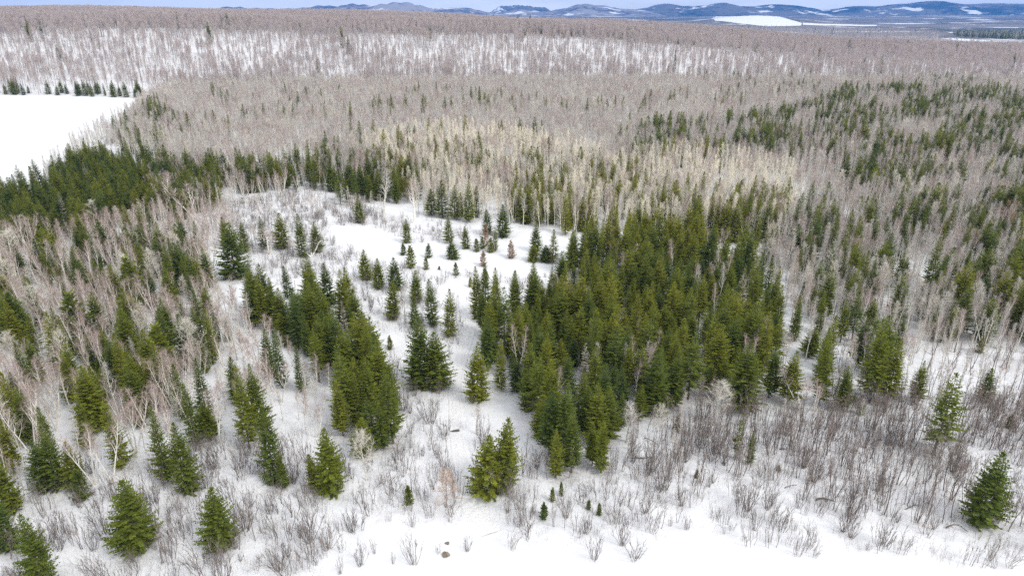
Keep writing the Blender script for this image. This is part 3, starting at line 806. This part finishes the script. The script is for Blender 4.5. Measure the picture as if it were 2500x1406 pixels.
zone([(90, 470), (170, 400), (240, 345), (330, 290), (360, 300), (260, 380), (180, 430), (110, 490)], .10, [('aspen', 1)], (9, 12), r=0)
zone([(-200, 540), (0, 495), (60, 480), (90, 490), (0, 530), (-200, 560)], .10, [('aspen', 1)], (8, 10), r=0)
zone([(560, 520), (620, 462), (720, 465), (820, 480), (890, 505), (1000, 540), (900, 545), (780, 530), (640, 600)], .045, [('birch', 3), ('aspen', 2), ('sapling', 3)], (4, 7.5), r=0)
# birch wood on the left
zone([(-160, 620), (200, 600), (400, 540), (560, 560), (580, 700), (640, 850), (700, 1000), (560, 1080), (420, 1110), (200, 1170), (0, 1220), (-160, 1240)], .18,
     [('birch', 5), ('aspen', 1.2), ('poplar', .5)], (6, 10.5), r=1.25, patch=9, cut=.2)
zone([(380, 540), (560, 520), (640, 600), (560, 680), (400, 620)], .10, [('aspen', 4), ('sapling', 3)], (4, 7), r=0)
zone([(640, 850), (800, 900), (960, 1060), (900, 1130), (700, 1080)], .06, [('birch', 2), ('aspen', 1)], (5, 8), r=1.2)
zone([(1960, 950), (2500, 980), (2600, 1150), (2500, 1300), (2000, 1260), (1700, 1250), (1520, 1120), (1560, 1050), (1760, 1000)], .40, [('sapling', 6), ('aspen', .2)], (3.2, 7.4), r=0, patch=7, cut=.26)
zone([(1500, 1090), (1750, 1030), (1800, 1130), (1600, 1180)], .10, [('sapling', 5), ('aspen', 1)], (4, 6.5), r=0)
zone([(-160, 1200), (420, 1110), (900, 1130), (1080, 1000), (1100, 1180), (900, 1260), (760, 1390), (-160, 1480)], .11, [('sapling', 1)], (2.5, 5), r=0, patch=6, cut=.35)
zone([(1240, 1100), (1500, 1130), (1700, 1240), (1650, 1300), (1300, 1290)], .16, [('sapling', 1)], (2.5, 5), r=0, patch=6, cut=.3)
zone([(2380, 540), (2560, 560), (2560, 640), (2400, 630)], .05, [('larch', 1)], (9, 13), r=1.6)
# hill wood
def hillwood():
    n = 190000
    Y = rng.uniform(515, 1500, n); U = rng.uniform(-.95, 1.0, n); X = U * Y
    keep = rng.random(n) < (Y / 1500)
    px, py = proj(X, Y, terr(X, Y))
    y0 = np.interp(U, [-1.2, -0.5, -0.3, 0.0, 0.3, 0.8], [522, 530, 562, 592, 592, 582])
    keep &= (Y > y0 - 3) & ~inside(px, py, FIELD)
    ymax = np.interp(U, [-1, 0.1, 0.4, 1], [1250, 1250, 1150, 1000])
    keep &= Y < ymax
    d = vnoise(X, Y, 30, 3) * .4 + vnoise(X, Y, 9, 5) * .35 + .25 * rng.random(n)
    back = sstep((Y - y0 - 170) / 60)
    keep &= rng.random(n) < np.clip(.18 + (d - .2) * .75, .2, 1) * (1 - back) + back
    for x, y in zip(X[keep], Y[keep]): put('maple', x, y, rnd.uniform(11.5, 17))
hillwood()
# valley trees beyond the hill
def strip(poly, n, kinds, hr):
    P = np.array([at(*p) for p in poly]); lo, hi = P.min(0), P.max(0)
    X = rng.uniform(lo[0], hi[0], n); Y = rng.uniform(lo[1], hi[1], n)
    px, py = proj(X, Y, terr(X, Y)); ok = inside(px, py, poly)
    ks, wts = zip(*kinds)
    for x, y in zip(X[ok], Y[ok]): put(rnd.choices(ks, wts)[0], x, y, rnd.uniform(*hr))
strip([(1640, 62), (1900, 72), (2290, 82), (2300, 104), (2600, 128), (2600, 150), (2200, 135), (1900, 100), (1650, 80)], 16000, [('aspen', 8), ('maple', 4), ('spruce_slim', .25)], (12, 18))
strip([(2320, 84), (2420, 83), (2600, 82), (2600, 97), (2480, 98), (2340, 92)], 4500, [('spruce_slim', 1.4), ('aspen', 1)], (13, 17))
# --- shrubs
SH = [('shrub', 1)]
zone([(-160, 1180), (200, 1150), (420, 1100), (640, 1080), (900, 1120), (1080, 1040), (1250, 1100), (1320, 1120), (1520, 1120), (1760, 1010), (2000, 960), (2600, 980), (2700, 1420), (1800, 1340),
      (1600, 1330), (1260, 1320), (1100, 1290), (890, 1280), (850, 1345), (780, 1430), (-160, 1500)], .22, SH, (1.4, 5.2), r=.6, patch=6, cut=.22)
zone([(940, 880), (1090, 930), (1110, 1040), (1000, 1100), (960, 1000)], .14, SH, (1.5, 3.2), r=.7)
zone(OPENGROUND, .2, SH, (1.0, 3.4), r=.6, patch=7, cut=.3)
zone([(560, 520), (640, 460), (780, 470), (860, 500), (860, 640), (640, 740), (560, 640)], .12, SH, (1.2, 3.4), r=.7, patch=6, cut=.3)
zone([(-160, 520), (0, 495), (100, 455), (180, 400), (340, 285), (360, 290), (200, 410), (100, 475), (-160, 540)], .15, SH, (1.5, 3.5), r=.7)
zone([(960, 700), (1120, 760), (1130, 830), (960, 840)], .10, SH, (1.5, 3.2), r=.8)
zone([(880, 545), (1000, 520), (1250, 560), (1330, 570), (1200, 600), (900, 570)], .06, SH, (1.2, 2.6), r=.8)
zone([(1100, 1290), (1500, 1310), (1480, 1360), (960, 1370), (700, 1400), (760, 1310)], .0, SH, (1, 2), r=.8)
for (xb, yb, yt, w) in [(1050, 1035, 965, 60), (860, 1298, 1240, 40), (800, 1340, 1260, 60), (1010, 1375, 1300, 56), (1140, 1345, 1308, 26), (685, 1390, 1325, 66), (600, 1295, 1215, 70),
                        (535, 1425, 1335, 110), (755, 1320, 1215, 80), (1007, 1285, 1245, 24), (1450, 1365, 1300, 52), (1550, 1365, 1320, 60), (1250, 1340, 1285, 34), (1520, 1330, 1250, 50), (1905, 1295, 1215, 56),
                        (1070, 1350, 1318, 18), (880, 1380, 1320, 40), (1590, 1300, 1220, 44), (1240, 1248, 1180, 36), (960, 930, 880, 36), (2170, 1085, 1000, 50), (2080, 1105, 1045, 40), (985, 1000, 920, 50),
                        (1945, 1355, 1300, 30), (1990, 1358, 1320, 26), (1080, 1060, 1005, 40), (1180, 1090, 1010, 40), (830, 1400, 1350, 24), (915, 1350, 1310, 20), (960, 1375, 1345, 16)]:
    put_px('shrub', xb, yb, yt, w, variant=rnd.choice((3, 4, 7)))
# dry stalks everywhere in the rough snow
for args in (([(-160, 1150), (640, 1060), (1110, 980), (1250, 1080), (1760, 990), (2650, 960), (2700, 1400), (1800, 1330), (1260, 1310), (890, 1275), (780, 1420), (-160, 1500)], .24),
             (OPENGROUND, .16), ([(540, 480), (880, 490), (1000, 560), (860, 640), (560, 700)], .16)):
    zone(args[0], args[1], [('stalks', 1)], (.7, 1.7), r=0)

# ================================================================== build
PAINTED_SUN = [(880, 380), (1060, 330), (1300, 360), (1500, 420), (1640, 400), (1930, 440), (1960, 520), (1880, 640), (1640, 640), (1440, 640), (1200, 560), (1000, 500)]  # patch of sunlight painted into the colours of aspens and spruces standing here
KIND = {'spruce_open': 'spruce', 'spruce_stand': 'spruce', 'spruce_slim': 'spruce', 'spruce_thin': 'spruce', 'spruce_young': 'spruce', 'spruce_brown': 'spruce', 'spruce_dead': 'spruce',
        'birch': 'bare', 'aspen': 'bare', 'poplar': 'bare', 'maple': 'bare', 'larch': 'bare', 'sapling': 'bare', 'shrub': 'shrub', 'stalks': 'stalks'}
for p in PL:
    p['z'] = float(terr(p['x'], p['y'])) - .05
    p['px'], p['py'] = (float(a) for a in proj(p['x'], p['y'], p['z']))
    tx, ty = proj(p['x'], p['y'], p['z'] + p['h'])
    p['tx'], p['ty'] = float(tx), float(ty)
    p['size'] = p['py'] - p['ty']
    p['inview'] = -10 < p['tx'] < 2510 and -10 < p['px'] < 2510 and p['ty'] < 1390 and p['py'] < 1480
_in = inside(np.array([p['px'] for p in PL]), np.array([p['py'] for p in PL]), PAINTED_SUN)
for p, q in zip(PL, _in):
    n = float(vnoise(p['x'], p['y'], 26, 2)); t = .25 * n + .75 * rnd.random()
    if KIND[p['kind']] == 'spruce': t = .22 + t * .76 + (.28 if q else 0)  # sunlight on the spruces put in as a yellower tone
    elif p['kind'] == 'aspen': t = t * .55 + (.28 + .5 * rnd.random() if q else 0)  # sunlight on the aspens put in as a paler cream tone
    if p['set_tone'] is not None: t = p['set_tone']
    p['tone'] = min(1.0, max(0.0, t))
chosen = []
for cls in ('spruce', 'bare', 'shrub'):
    c = [p for p in PL if KIND[p['kind']] == cls and p['inview']]
    c.sort(key=lambda p: -p['size'] - (1000 if p['explicit'] else 0))
    chosen += c[:300]
for p in chosen: p['own'] = True

NAME = {'spruce': 'spruce_tree', 'birch': 'birch_tree', 'aspen': 'aspen_tree', 'poplar': 'poplar_tree', 'maple': 'maple_tree', 'larch': 'larch_tree', 'sapling': 'sapling', 'shrub': 'shrub'}
def individual(p):
    kd = p['kind']; pr = PROTO[kd][p['v']]
    base = 'spruce' if kd.startswith('spruce') else kd
    if base == 'shrub':
        o = bpy.data.objects.new('shrub', pr['parts'][0][1]); LINK(o)
    else:
        o = bpy.data.objects.new(NAME[base], None); o.empty_display_size = .5; LINK(o)
        for nm, me in pr['parts']:
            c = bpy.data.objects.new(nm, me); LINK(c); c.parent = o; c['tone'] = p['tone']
    o.location = (p['x'], p['y'], p['z']); o.rotation_euler = (*p['tilt'], p['rz']); o.scale = (p['sx'], p['sx'], p['s'])
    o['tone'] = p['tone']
    o['category'] = 'shrub' if base == 'shrub' else 'tree'
    return o
for p in chosen: p['obj'] = individual(p)

# ------------------------------------------------------------------ what sets each plant apart
ORD = ['first', 'second', 'third', 'fourth', 'fifth', 'sixth', 'seventh', 'eighth', 'ninth', 'tenth', 'eleventh', 'twelfth', 'thirteenth', 'fourteenth', 'fifteenth',
       'sixteenth', 'seventeenth', 'eighteenth', 'nineteenth', 'twentieth']
REGION = [   # polygon, phrase, landmark counted from, sign (+1: landmark on the low x side)
    (CLEARING, 'open clearing', 'the dense stand', -1),
    ([(1150, 1000), (1150, 790), (1140, 690), (1390, 600), (1500, 560), (1720, 560), (1900, 660), (1990, 780), (2230, 880), (2230, 1005), (1780, 1010), (1500, 1060), (1510, 1200), (1310, 1180), (1260, 1010)], 'dense stand', 'the track', 1),
    ([(-300, 300), (240, 380), (530, 420), (550, 510), (430, 550), (200, 595), (0, 615), (-300, 640)], 'belt below the snow field', 'the field', 1),
    ([(500, 300), (1020, 300), (1260, 500), (1260, 580), (780, 560), (540, 500)], 'belt behind the clearing', 'the field', 1),
    ([(590, 560), (1140, 590), (1140, 1000), (990, 1130), (800, 1130), (620, 960)], 'grove beside the track', 'the track', -1),
    ([(-300, 540), (600, 500), (640, 960), (700, 1110), (420, 1110), (200, 1190), (-300, 1250)], 'birch wood', 'the track', -1),
    ([(-300, 1100), (640, 1040), (1160, 940), (1160, 1500), (-300, 1600)], 'slope below the birch wood', 'the track', -1),
    ([(1100, 1000), (1300, 1000), (1760, 1000), (2240, 960), (2240, 1120), (2700, 1120), (2700, 1600), (1100, 1600)], 'slope below the dense stand', 'the track', 1),
    ([(1800, 590), (2700, 560), (2700, 1150), (2200, 1150), (1850, 700)], 'mixed wood beyond the stand', 'the stand', 1),
    ([(900, 300), (2700, 200), (2700, 620), (900, 620)], 'pale aspen wood', 'the field', 1),
    ([(-900, -900), (4000, -900), (4000, 3000), (-900, 3000)], 'far grey wood', 'the field', 1)]
SPECIAL = {(340, 1338): 'broad bushy green spruce alone on the snow below the birch wood', (540, 1335): 'smaller bushy green spruce beside a brown willow bush at the bottom edge',
           (2388, 1270): 'lone full green spruce with a short bare trunk among saplings', (2278, 1108): 'leaning spruce with ragged crown above a long bare brown trunk',
           (575, 678): 'tallest spruce at the clearing edge with brown dead skirt at its foot', (1194, 1200): 'lower yellow-green spruce of the pair beside the snowy track',
           (1230, 1190): 'taller spruce of the pair beside the snowy track', (1032, 942): 'tall dark spruce of the big pair between track and grove',
           (1064, 944): 'shorter wide spruce of the big pair between track and grove', (1180, 649): 'brown dead young spruce lowest in the open clearing',
           (1248, 629): 'rusty brown young spruce standing at the clearing edge near the stand', (1575, 940): 'dry grey leafless spruce inside the front of the dense stand',
           (895, 1170): 'white barked poplar with spreading crown in front of the grove', (1195, 1212): 'small white bare poplar in front of the spruce pair',
           (322, 730): 'round crowned white poplar among birches and spruces', (478, 905): 'big pale grey poplar in the middle of the birch wood',
           (1090, 1240): 'brown twiggy larch standing beside the lower track', (999, 1228): 'tiny dark green spruce alone on the slope beside the larch',
           (1050, 1035): 'big vase shaped bare shrub beside the upper track', (1010, 1375): 'round bare double shrub alone on the open snow at the bottom',
           (535, 1425): 'wide tangled brown willow bush at the bottom edge of the picture', (1328, 1262): 'small spruce top on a thin bare stem below the dense stand',
           (1104, 631): 'broad young spruce in the middle of the open clearing', (110, 1420): 'half grey lichened broad spruce at the bottom corner'}
SPECIAL = {at(*k): v for k, v in SPECIAL.items()}
def size_word(p):
    h = p['h']
    if p['kind'] == 'shrub': return 'low' if h < 2 else 'waist-high' if h < 2.4 else 'mid-sized' if h < 3.4 else 'tall'
    return 'tiny' if h < 2.2 else 'small' if h < 5 else 'short' if h < 7.5 else 'mid-sized' if h < 10 else 'tall' if h < 12.5 else 'towering'
def look(p):
    k, t = p['kind'], p['tone']
    if k.startswith('spruce'):
        c = 'dark green' if t < .42 else 'green' if t < .62 else 'olive green' if t < .8 else 'yellow-green'
        return {'spruce_brown': 'brown dead spruce', 'spruce_dead': 'grey dead spruce', 'spruce_open': 'broad %s spruce' % c, 'spruce_slim': 'narrow %s spruce' % c,
                'spruce_thin': 'thin-crowned %s spruce' % c, 'spruce_young': 'young %s spruce' % c}.get(k, c + ' spruce')
    return {'birch': 'white-stemmed birch', 'aspen': 'grey bare aspen', 'poplar': 'pale spreading poplar', 'maple': 'grey maple', 'larch': 'orange-brown larch', 'sapling': 'thin bare sapling', 'shrub': 'brown bare shrub'}[k]
kindword = lambda p: 'spruce' if p['kind'].startswith('spruce') else p['kind']
buckets = {}
for p in chosen:
    for sp, text in SPECIAL.items():
        if p['explicit'] and abs(sp[0] - p['x']) + abs(sp[1] - p['y']) < .01: p['label'] = text
    for i, (poly, phrase, mark, sg) in enumerate(REGION):
        if bool(inside(np.array([p['px']]), np.array([p['py']]), poly)[0]):
            p['region'] = i; break
    p['obj']['group'] = {'spruce': 'spruces', 'shrub': 'bare shrubs', 'sapling': 'bare saplings'}.get(kindword(p), kindword(p) + ' trees') + ' in ' + REGION[p['region']][1]
    buckets.setdefault((p['region'], kindword(p)), []).append(p)
for (i, kw), items in buckets.items():
    poly, phrase, mark, sg = REGION[i]
    items.sort(key=lambda p: -p['py'])
    rows = max(1, min(19, round(len(items) / 8)))
    step = math.ceil(len(items) / rows)
    for r in range(rows):
        row = sorted(items[r * step:(r + 1) * step], key=lambda p: sg * p['px'])
        for k, p in enumerate(row):
            if 'label' in p: continue
            row_word = 'front' if r == 0 else ORD[r]
            p['label'] = '%s %s, %s from %s, ' % (size_word(p), look(p), ORD[k], mark) + ('%s row, ' % row_word if rows > 1 else '') + phrase
for p in chosen: p['obj']['label'] = p['label']

# needles, bark and leaf bits that have fallen on the snow round the trees
LX0, LY0, LW, LH = -420, 40, 840, 460
lit = np.zeros((LH, LW), np.float32)
_ii, _jj = np.mgrid[-4:5, -4:5]
for p in PL:
    if KIND[p['kind']] not in ('spruce', 'bare'): continue
    a, b = p['x'] - LX0, p['y'] - LY0
    i, j = int(b), int(a)
    if not (4 <= i < LH - 5 and 4 <= j < LW - 5): continue
    rad = (.16 if KIND[p['kind']] == 'spruce' else .12) * p['h'] + .3
    amp = .6 if KIND[p['kind']] == 'spruce' else .12
    lit[i - 4:i + 5, j - 4:j + 5] += amp * np.exp(-(((i + _ii + .5 - b) ** 2 + (j + _jj + .5 - a) ** 2) / rad ** 2))
gi = np.clip(GY.ravel() - LY0 - .5, 0, LH - 1.01); gj = np.clip(GX.ravel() - LX0 - .5, 0, LW - 1.01)
i0, j0 = gi.astype(int), gj.astype(int); fi, fj = gi - i0, gj - j0
i1, j1 = np.minimum(i0 + 1, LH - 1), np.minimum(j0 + 1, LW - 1)
lv = lit[i0, j0] * (1 - fi) * (1 - fj) + lit[i1, j0] * fi * (1 - fj) + lit[i0, j1] * (1 - fi) * fj + lit[i1, j1] * fi * fj
lv[(GY.ravel() > 495) | (np.abs(GX.ravel()) > 415)] = .3
_co = np.empty(len(ground.data.vertices) * 3, np.float32); ground.data.vertices.foreach_get('co', _co)
_co[2::3] -= .2 * np.clip(lv, 0, 1) * (np.abs(GX.ravel()) < 415) * (GY.ravel() < 400)          # snow melted back round the trunks
ground.data.vertices.foreach_set('co', _co); ground.data.update()
la = ground.data.attributes.new('litter', 'FLOAT', 'POINT'); la.data.foreach_set('value', np.clip(lv, 0, 1).astype(np.float32))

# the rest of the wood: masses nobody could count
def scatter(name, label, cat, items, order):
    if not items: return
    col = bpy.data.collections.new(name + '_plants')
    index = {}
    for kd in order:
        for v, pr in enumerate(PROTO[kd]):
            index[(kd, v)] = len(index)
            col.objects.link(bpy.data.objects.new('plant_%03d_%s' % (index[(kd, v)], name), pr['whole']))
    me = bpy.data.meshes.new(name)
    n = len(items)
    me.vertices.add(n)
    me.vertices.foreach_set('co', np.array([(p['x'], p['y'], p['z']) for p in items], np.float32).ravel())
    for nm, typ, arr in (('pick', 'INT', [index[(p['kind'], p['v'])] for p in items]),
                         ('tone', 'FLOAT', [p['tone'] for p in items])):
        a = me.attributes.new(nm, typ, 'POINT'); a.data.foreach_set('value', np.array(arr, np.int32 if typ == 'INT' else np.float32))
    a = me.attributes.new('turn', 'FLOAT_VECTOR', 'POINT')
    a.data.foreach_set('vector', np.array([(*p['tilt'], p['rz']) for p in items], np.float32).ravel())
    a = me.attributes.new('size', 'FLOAT_VECTOR', 'POINT')
    a.data.foreach_set('vector', np.array([(p['sx'], p['sx'], p['s']) for p in items], np.float32).ravel())
    me.update()
    o = bpy.data.objects.new(name, me); LINK(o)
    ng = bpy.data.node_groups.new(name, 'GeometryNodeTree')
    ng.interface.new_socket('Geometry', in_out='INPUT', socket_type='NodeSocketGeometry')
    ng.interface.new_socket('Geometry', in_out='OUTPUT', socket_type='NodeSocketGeometry')
    N = ng.nodes.new
    gi, go = N('NodeGroupInput'), N('NodeGroupOutput')
    ci = N('GeometryNodeCollectionInfo'); ci.inputs['Collection'].default_value = col
    ci.inputs['Separate Children'].default_value = True; ci.inputs['Reset Children'].default_value = True
    ip = N('GeometryNodeInstanceOnPoints'); ip.inputs['Pick Instance'].default_value = True
    def attr(nm, typ):
        a = N('GeometryNodeInputNamedAttribute'); a.data_type = typ; a.inputs['Name'].default_value = nm
        return a.outputs['Attribute']
    L = ng.links.new
    L(gi.outputs[0], ip.inputs['Points']); L(ci.outputs['Instances'], ip.inputs['Instance'])
    L(attr('pick', 'INT'), ip.inputs['Instance Index']); L(attr('turn', 'FLOAT_VECTOR'), ip.inputs['Rotation']); L(attr('size', 'FLOAT_VECTOR'), ip.inputs['Scale'])
    L(ip.outputs[0], go.inputs[0])
    md = o.modifiers.new('scatter', 'NODES'); md.node_group = ng
    o['kind'] = 'stuff'; o['label'] = label; o['category'] = cat
    return o
rest = [p for p in PL if not p.get('own')]
CONS = ['spruce_open', 'spruce_stand', 'spruce_slim', 'spruce_thin', 'spruce_young', 'spruce_brown', 'spruce_dead']
scatter('spruce_forest', 'mass of smaller green spruces spread through the grey wood', 'forest', [p for p in rest if KIND[p['kind']] == 'spruce'], CONS)
scatter('hill_forest', 'leafless pinkish grey hardwood forest covering the snowy hill', 'forest', [p for p in rest if p['kind'] == 'maple'], ['maple'])
scatter('bare_forest', 'pale leafless aspen and birch wood across the middle', 'forest', [p for p in rest if p['kind'] in ('birch', 'aspen', 'poplar', 'larch', 'sapling')], ['birch', 'aspen', 'poplar', 'larch', 'sapling'])
scatter('undergrowth', 'dry brown stalks and low shrubs poking out of the snow', 'undergrowth', [p for p in rest if p['kind'] in ('shrub', 'stalks')], ['shrub', 'stalks'])
print('PLANTS', len(PL), 'conifers', n_con, 'own', len(chosen), {k: sum(1 for p in PL if p['kind'] == k) for k in PROTO})

# ================================================================== small things on the snow
def single(name, mb, m, loc, label, cat, rz=0, group=None, tone=.5, smooth=False):
    o = bpy.data.objects.new(name, mesh_from(name, mb.v, mb.f, [M[m]], smooth=smooth)); LINK(o)
    o.location = loc; o.rotation_euler = (0, 0, rz); o['label'] = label; o['category'] = cat; o['tone'] = tone
    if group: o['group'] = group
    return o
def rock(seed, w, h):
    g = random.Random(seed); mb = MB(); n, m = 10, 6
    for j in range(m + 1):
        a = -math.pi / 2 + math.pi * j / m
        for k in range(n):
            t = 2 * math.pi * k / n
            f = 1 + .22 * math.sin(3 * t + seed) * math.cos(a) + g.uniform(-.12, .12)
            mb.v.append((w * f * math.cos(a) * math.cos(t), w * .8 * f * math.cos(a) * math.sin(t), h * (.35 + math.sin(a) * f)))
    for j in range(m):
        for k in range(n):
            mb.f.append((j * n + k, j * n + (k + 1) % n, (j + 1) * n + (k + 1) % n, (j + 1) * n + k))
    return mb
for (px, py, w, h, lb) in ((1088, 1356, .45, .42, 'brown lichened boulder poking out of the open snow'), (1092, 1326, .28, .16, 'small flat stone just above the boulder on open snow')):
    x, y = at(px, py); single('boulder' if w > .4 else 'stone', rock(int(px), w, h), 'rock', (x, y, float(terr(x, y))), lb, 'rock')
x, y = at(1110, 1050)
mb = MB()                                   # dark weathered board with a torn end lying on the track
out = [(-.75, -.16), (.2, -.34), (.72, -.30), (.78, -.05), (.60, .18), (.1, .26), (-.45, .02)]
for z in (0, .07):
    for a, b in out: mb.v.append((a, b, z + .10 * (a > .4)))
k = len(out); mb.f = [tuple(range(k - 1, -1, -1)), tuple(range(k, 2 * k))] + [(i, (i + 1) % k, k + (i + 1) % k, k + i) for i in range(k)]
single('board', mb, 'board', (x, y, float(terr(x, y)) - .10), 'dark weathered board lying on the snowy track', 'board', rz=.1)
def fallen(seed, L, arch, thick):
    g = random.Random(seed); mb = MB(); n = 7
    pts = [np.array([(t - .5) * L, .10 * L * math.sin(t * 4 + seed), arch * math.sin(t * math.pi) + .05 + g.uniform(-.03, .03)]) for t in np.linspace(0, 1, n)]
    mb.tube(pts, [thick * (1 - .75 * t) for t in np.linspace(0, 1, n)], 6)
    for k in range(9):
        i = g.randrange(1, n - 1); d = np.array([g.gauss(.3, .6), g.gauss(0, .7), abs(g.gauss(.2, .5))])
        mb.spike(pts[i], pts[i] + d * L * .22, thick * .4)
    return mb
for k, (px, py, lpx, arch, th, rz, lb) in enumerate([
        (2335, 1293, 46, .55, .11, -.25, 'arched fallen branch in front of the lone spruce'), (2015, 1222, 44, .25, .14, .05, 'grey fallen log between tall saplings on the shrubby slope'),
        (1572, 1118, 60, .18, .10, .25, 'long curved fallen branch at the foot of the dense stand'), (1590, 1080, 46, .5, .08, -.9, 'broken stem leaning on the snow at the stand edge'),
        (2450, 1275, 34, .3, .08, -.7, 'dark bent branch beside the lone spruce'), (2230, 1240, 60, .12, .09, .1, 'half buried log in the thick saplings'),
        (1912, 1098, 18, .12, .12, .1, 'short dark log end sticking out of the hummocky snow'), (2290, 1075, 56, .15, .10, .12, 'grey log lying behind the leaning spruce'),
        (1930, 1190, 40, .4, .06, .5, 'thin arched branch among shrubs on the slope'), (285, 1180, 36, .3, .07, .5, 'dark broken branch on snow below the birches'),
        (1540, 1000, 40, .3, .07, -.3, 'brown broken branch hanging low at the stand front'), (2140, 1080, 40, .2, .09, .2, 'low log beside the big vase shrub'), (2420, 1000, 70, .15, .09, .05, 'long thin log lying on the upper slope snow')]):
    x, y = at(px, py); L = lpx / FPX * (y * CP + CAM_H * SP)
    single('fallen_branch', fallen(k, L, arch, th), 'log', (x, y, float(terr(x, y)) + .03), lb, 'branch', rz=rz, group='fallen branches on the snow')

# ================================================================== air
hz = mat('haze_air')[0]; hn = hz.node_tree; hn.nodes.remove(hn.nodes['Principled BSDF'])
pv = hn.nodes.new('ShaderNodeVolumePrincipled')
pv.inputs['Color'].default_value = (.11, .37, 1.0, 1); pv.inputs['Density'].default_value = 7.5e-5; pv.inputs['Anisotropy'].default_value = 0.0
hn.links.new(pv.outputs[0], hn.nodes['Material Output'].inputs['Volume'])
X0, X1, Y0, Y1, Z0, Z1 = -26000, 26000, -300, 12900, -110, 260
hv = [(x, y, z) for z in (Z0, Z1) for y in (Y0, Y1) for x in (X0, X1)]
hazeo = bpy.data.objects.new('haze', mesh_from('haze', hv, [(0, 2, 3, 1), (4, 5, 7, 6), (0, 1, 5, 4), (2, 6, 7, 3), (0, 4, 6, 2), (1, 3, 7, 5)], [hz])); LINK(hazeo)
hazeo['kind'] = 'stuff'; hazeo['label'] = 'thin blue haze in the air over the far hills'; hazeo['category'] = 'haze'
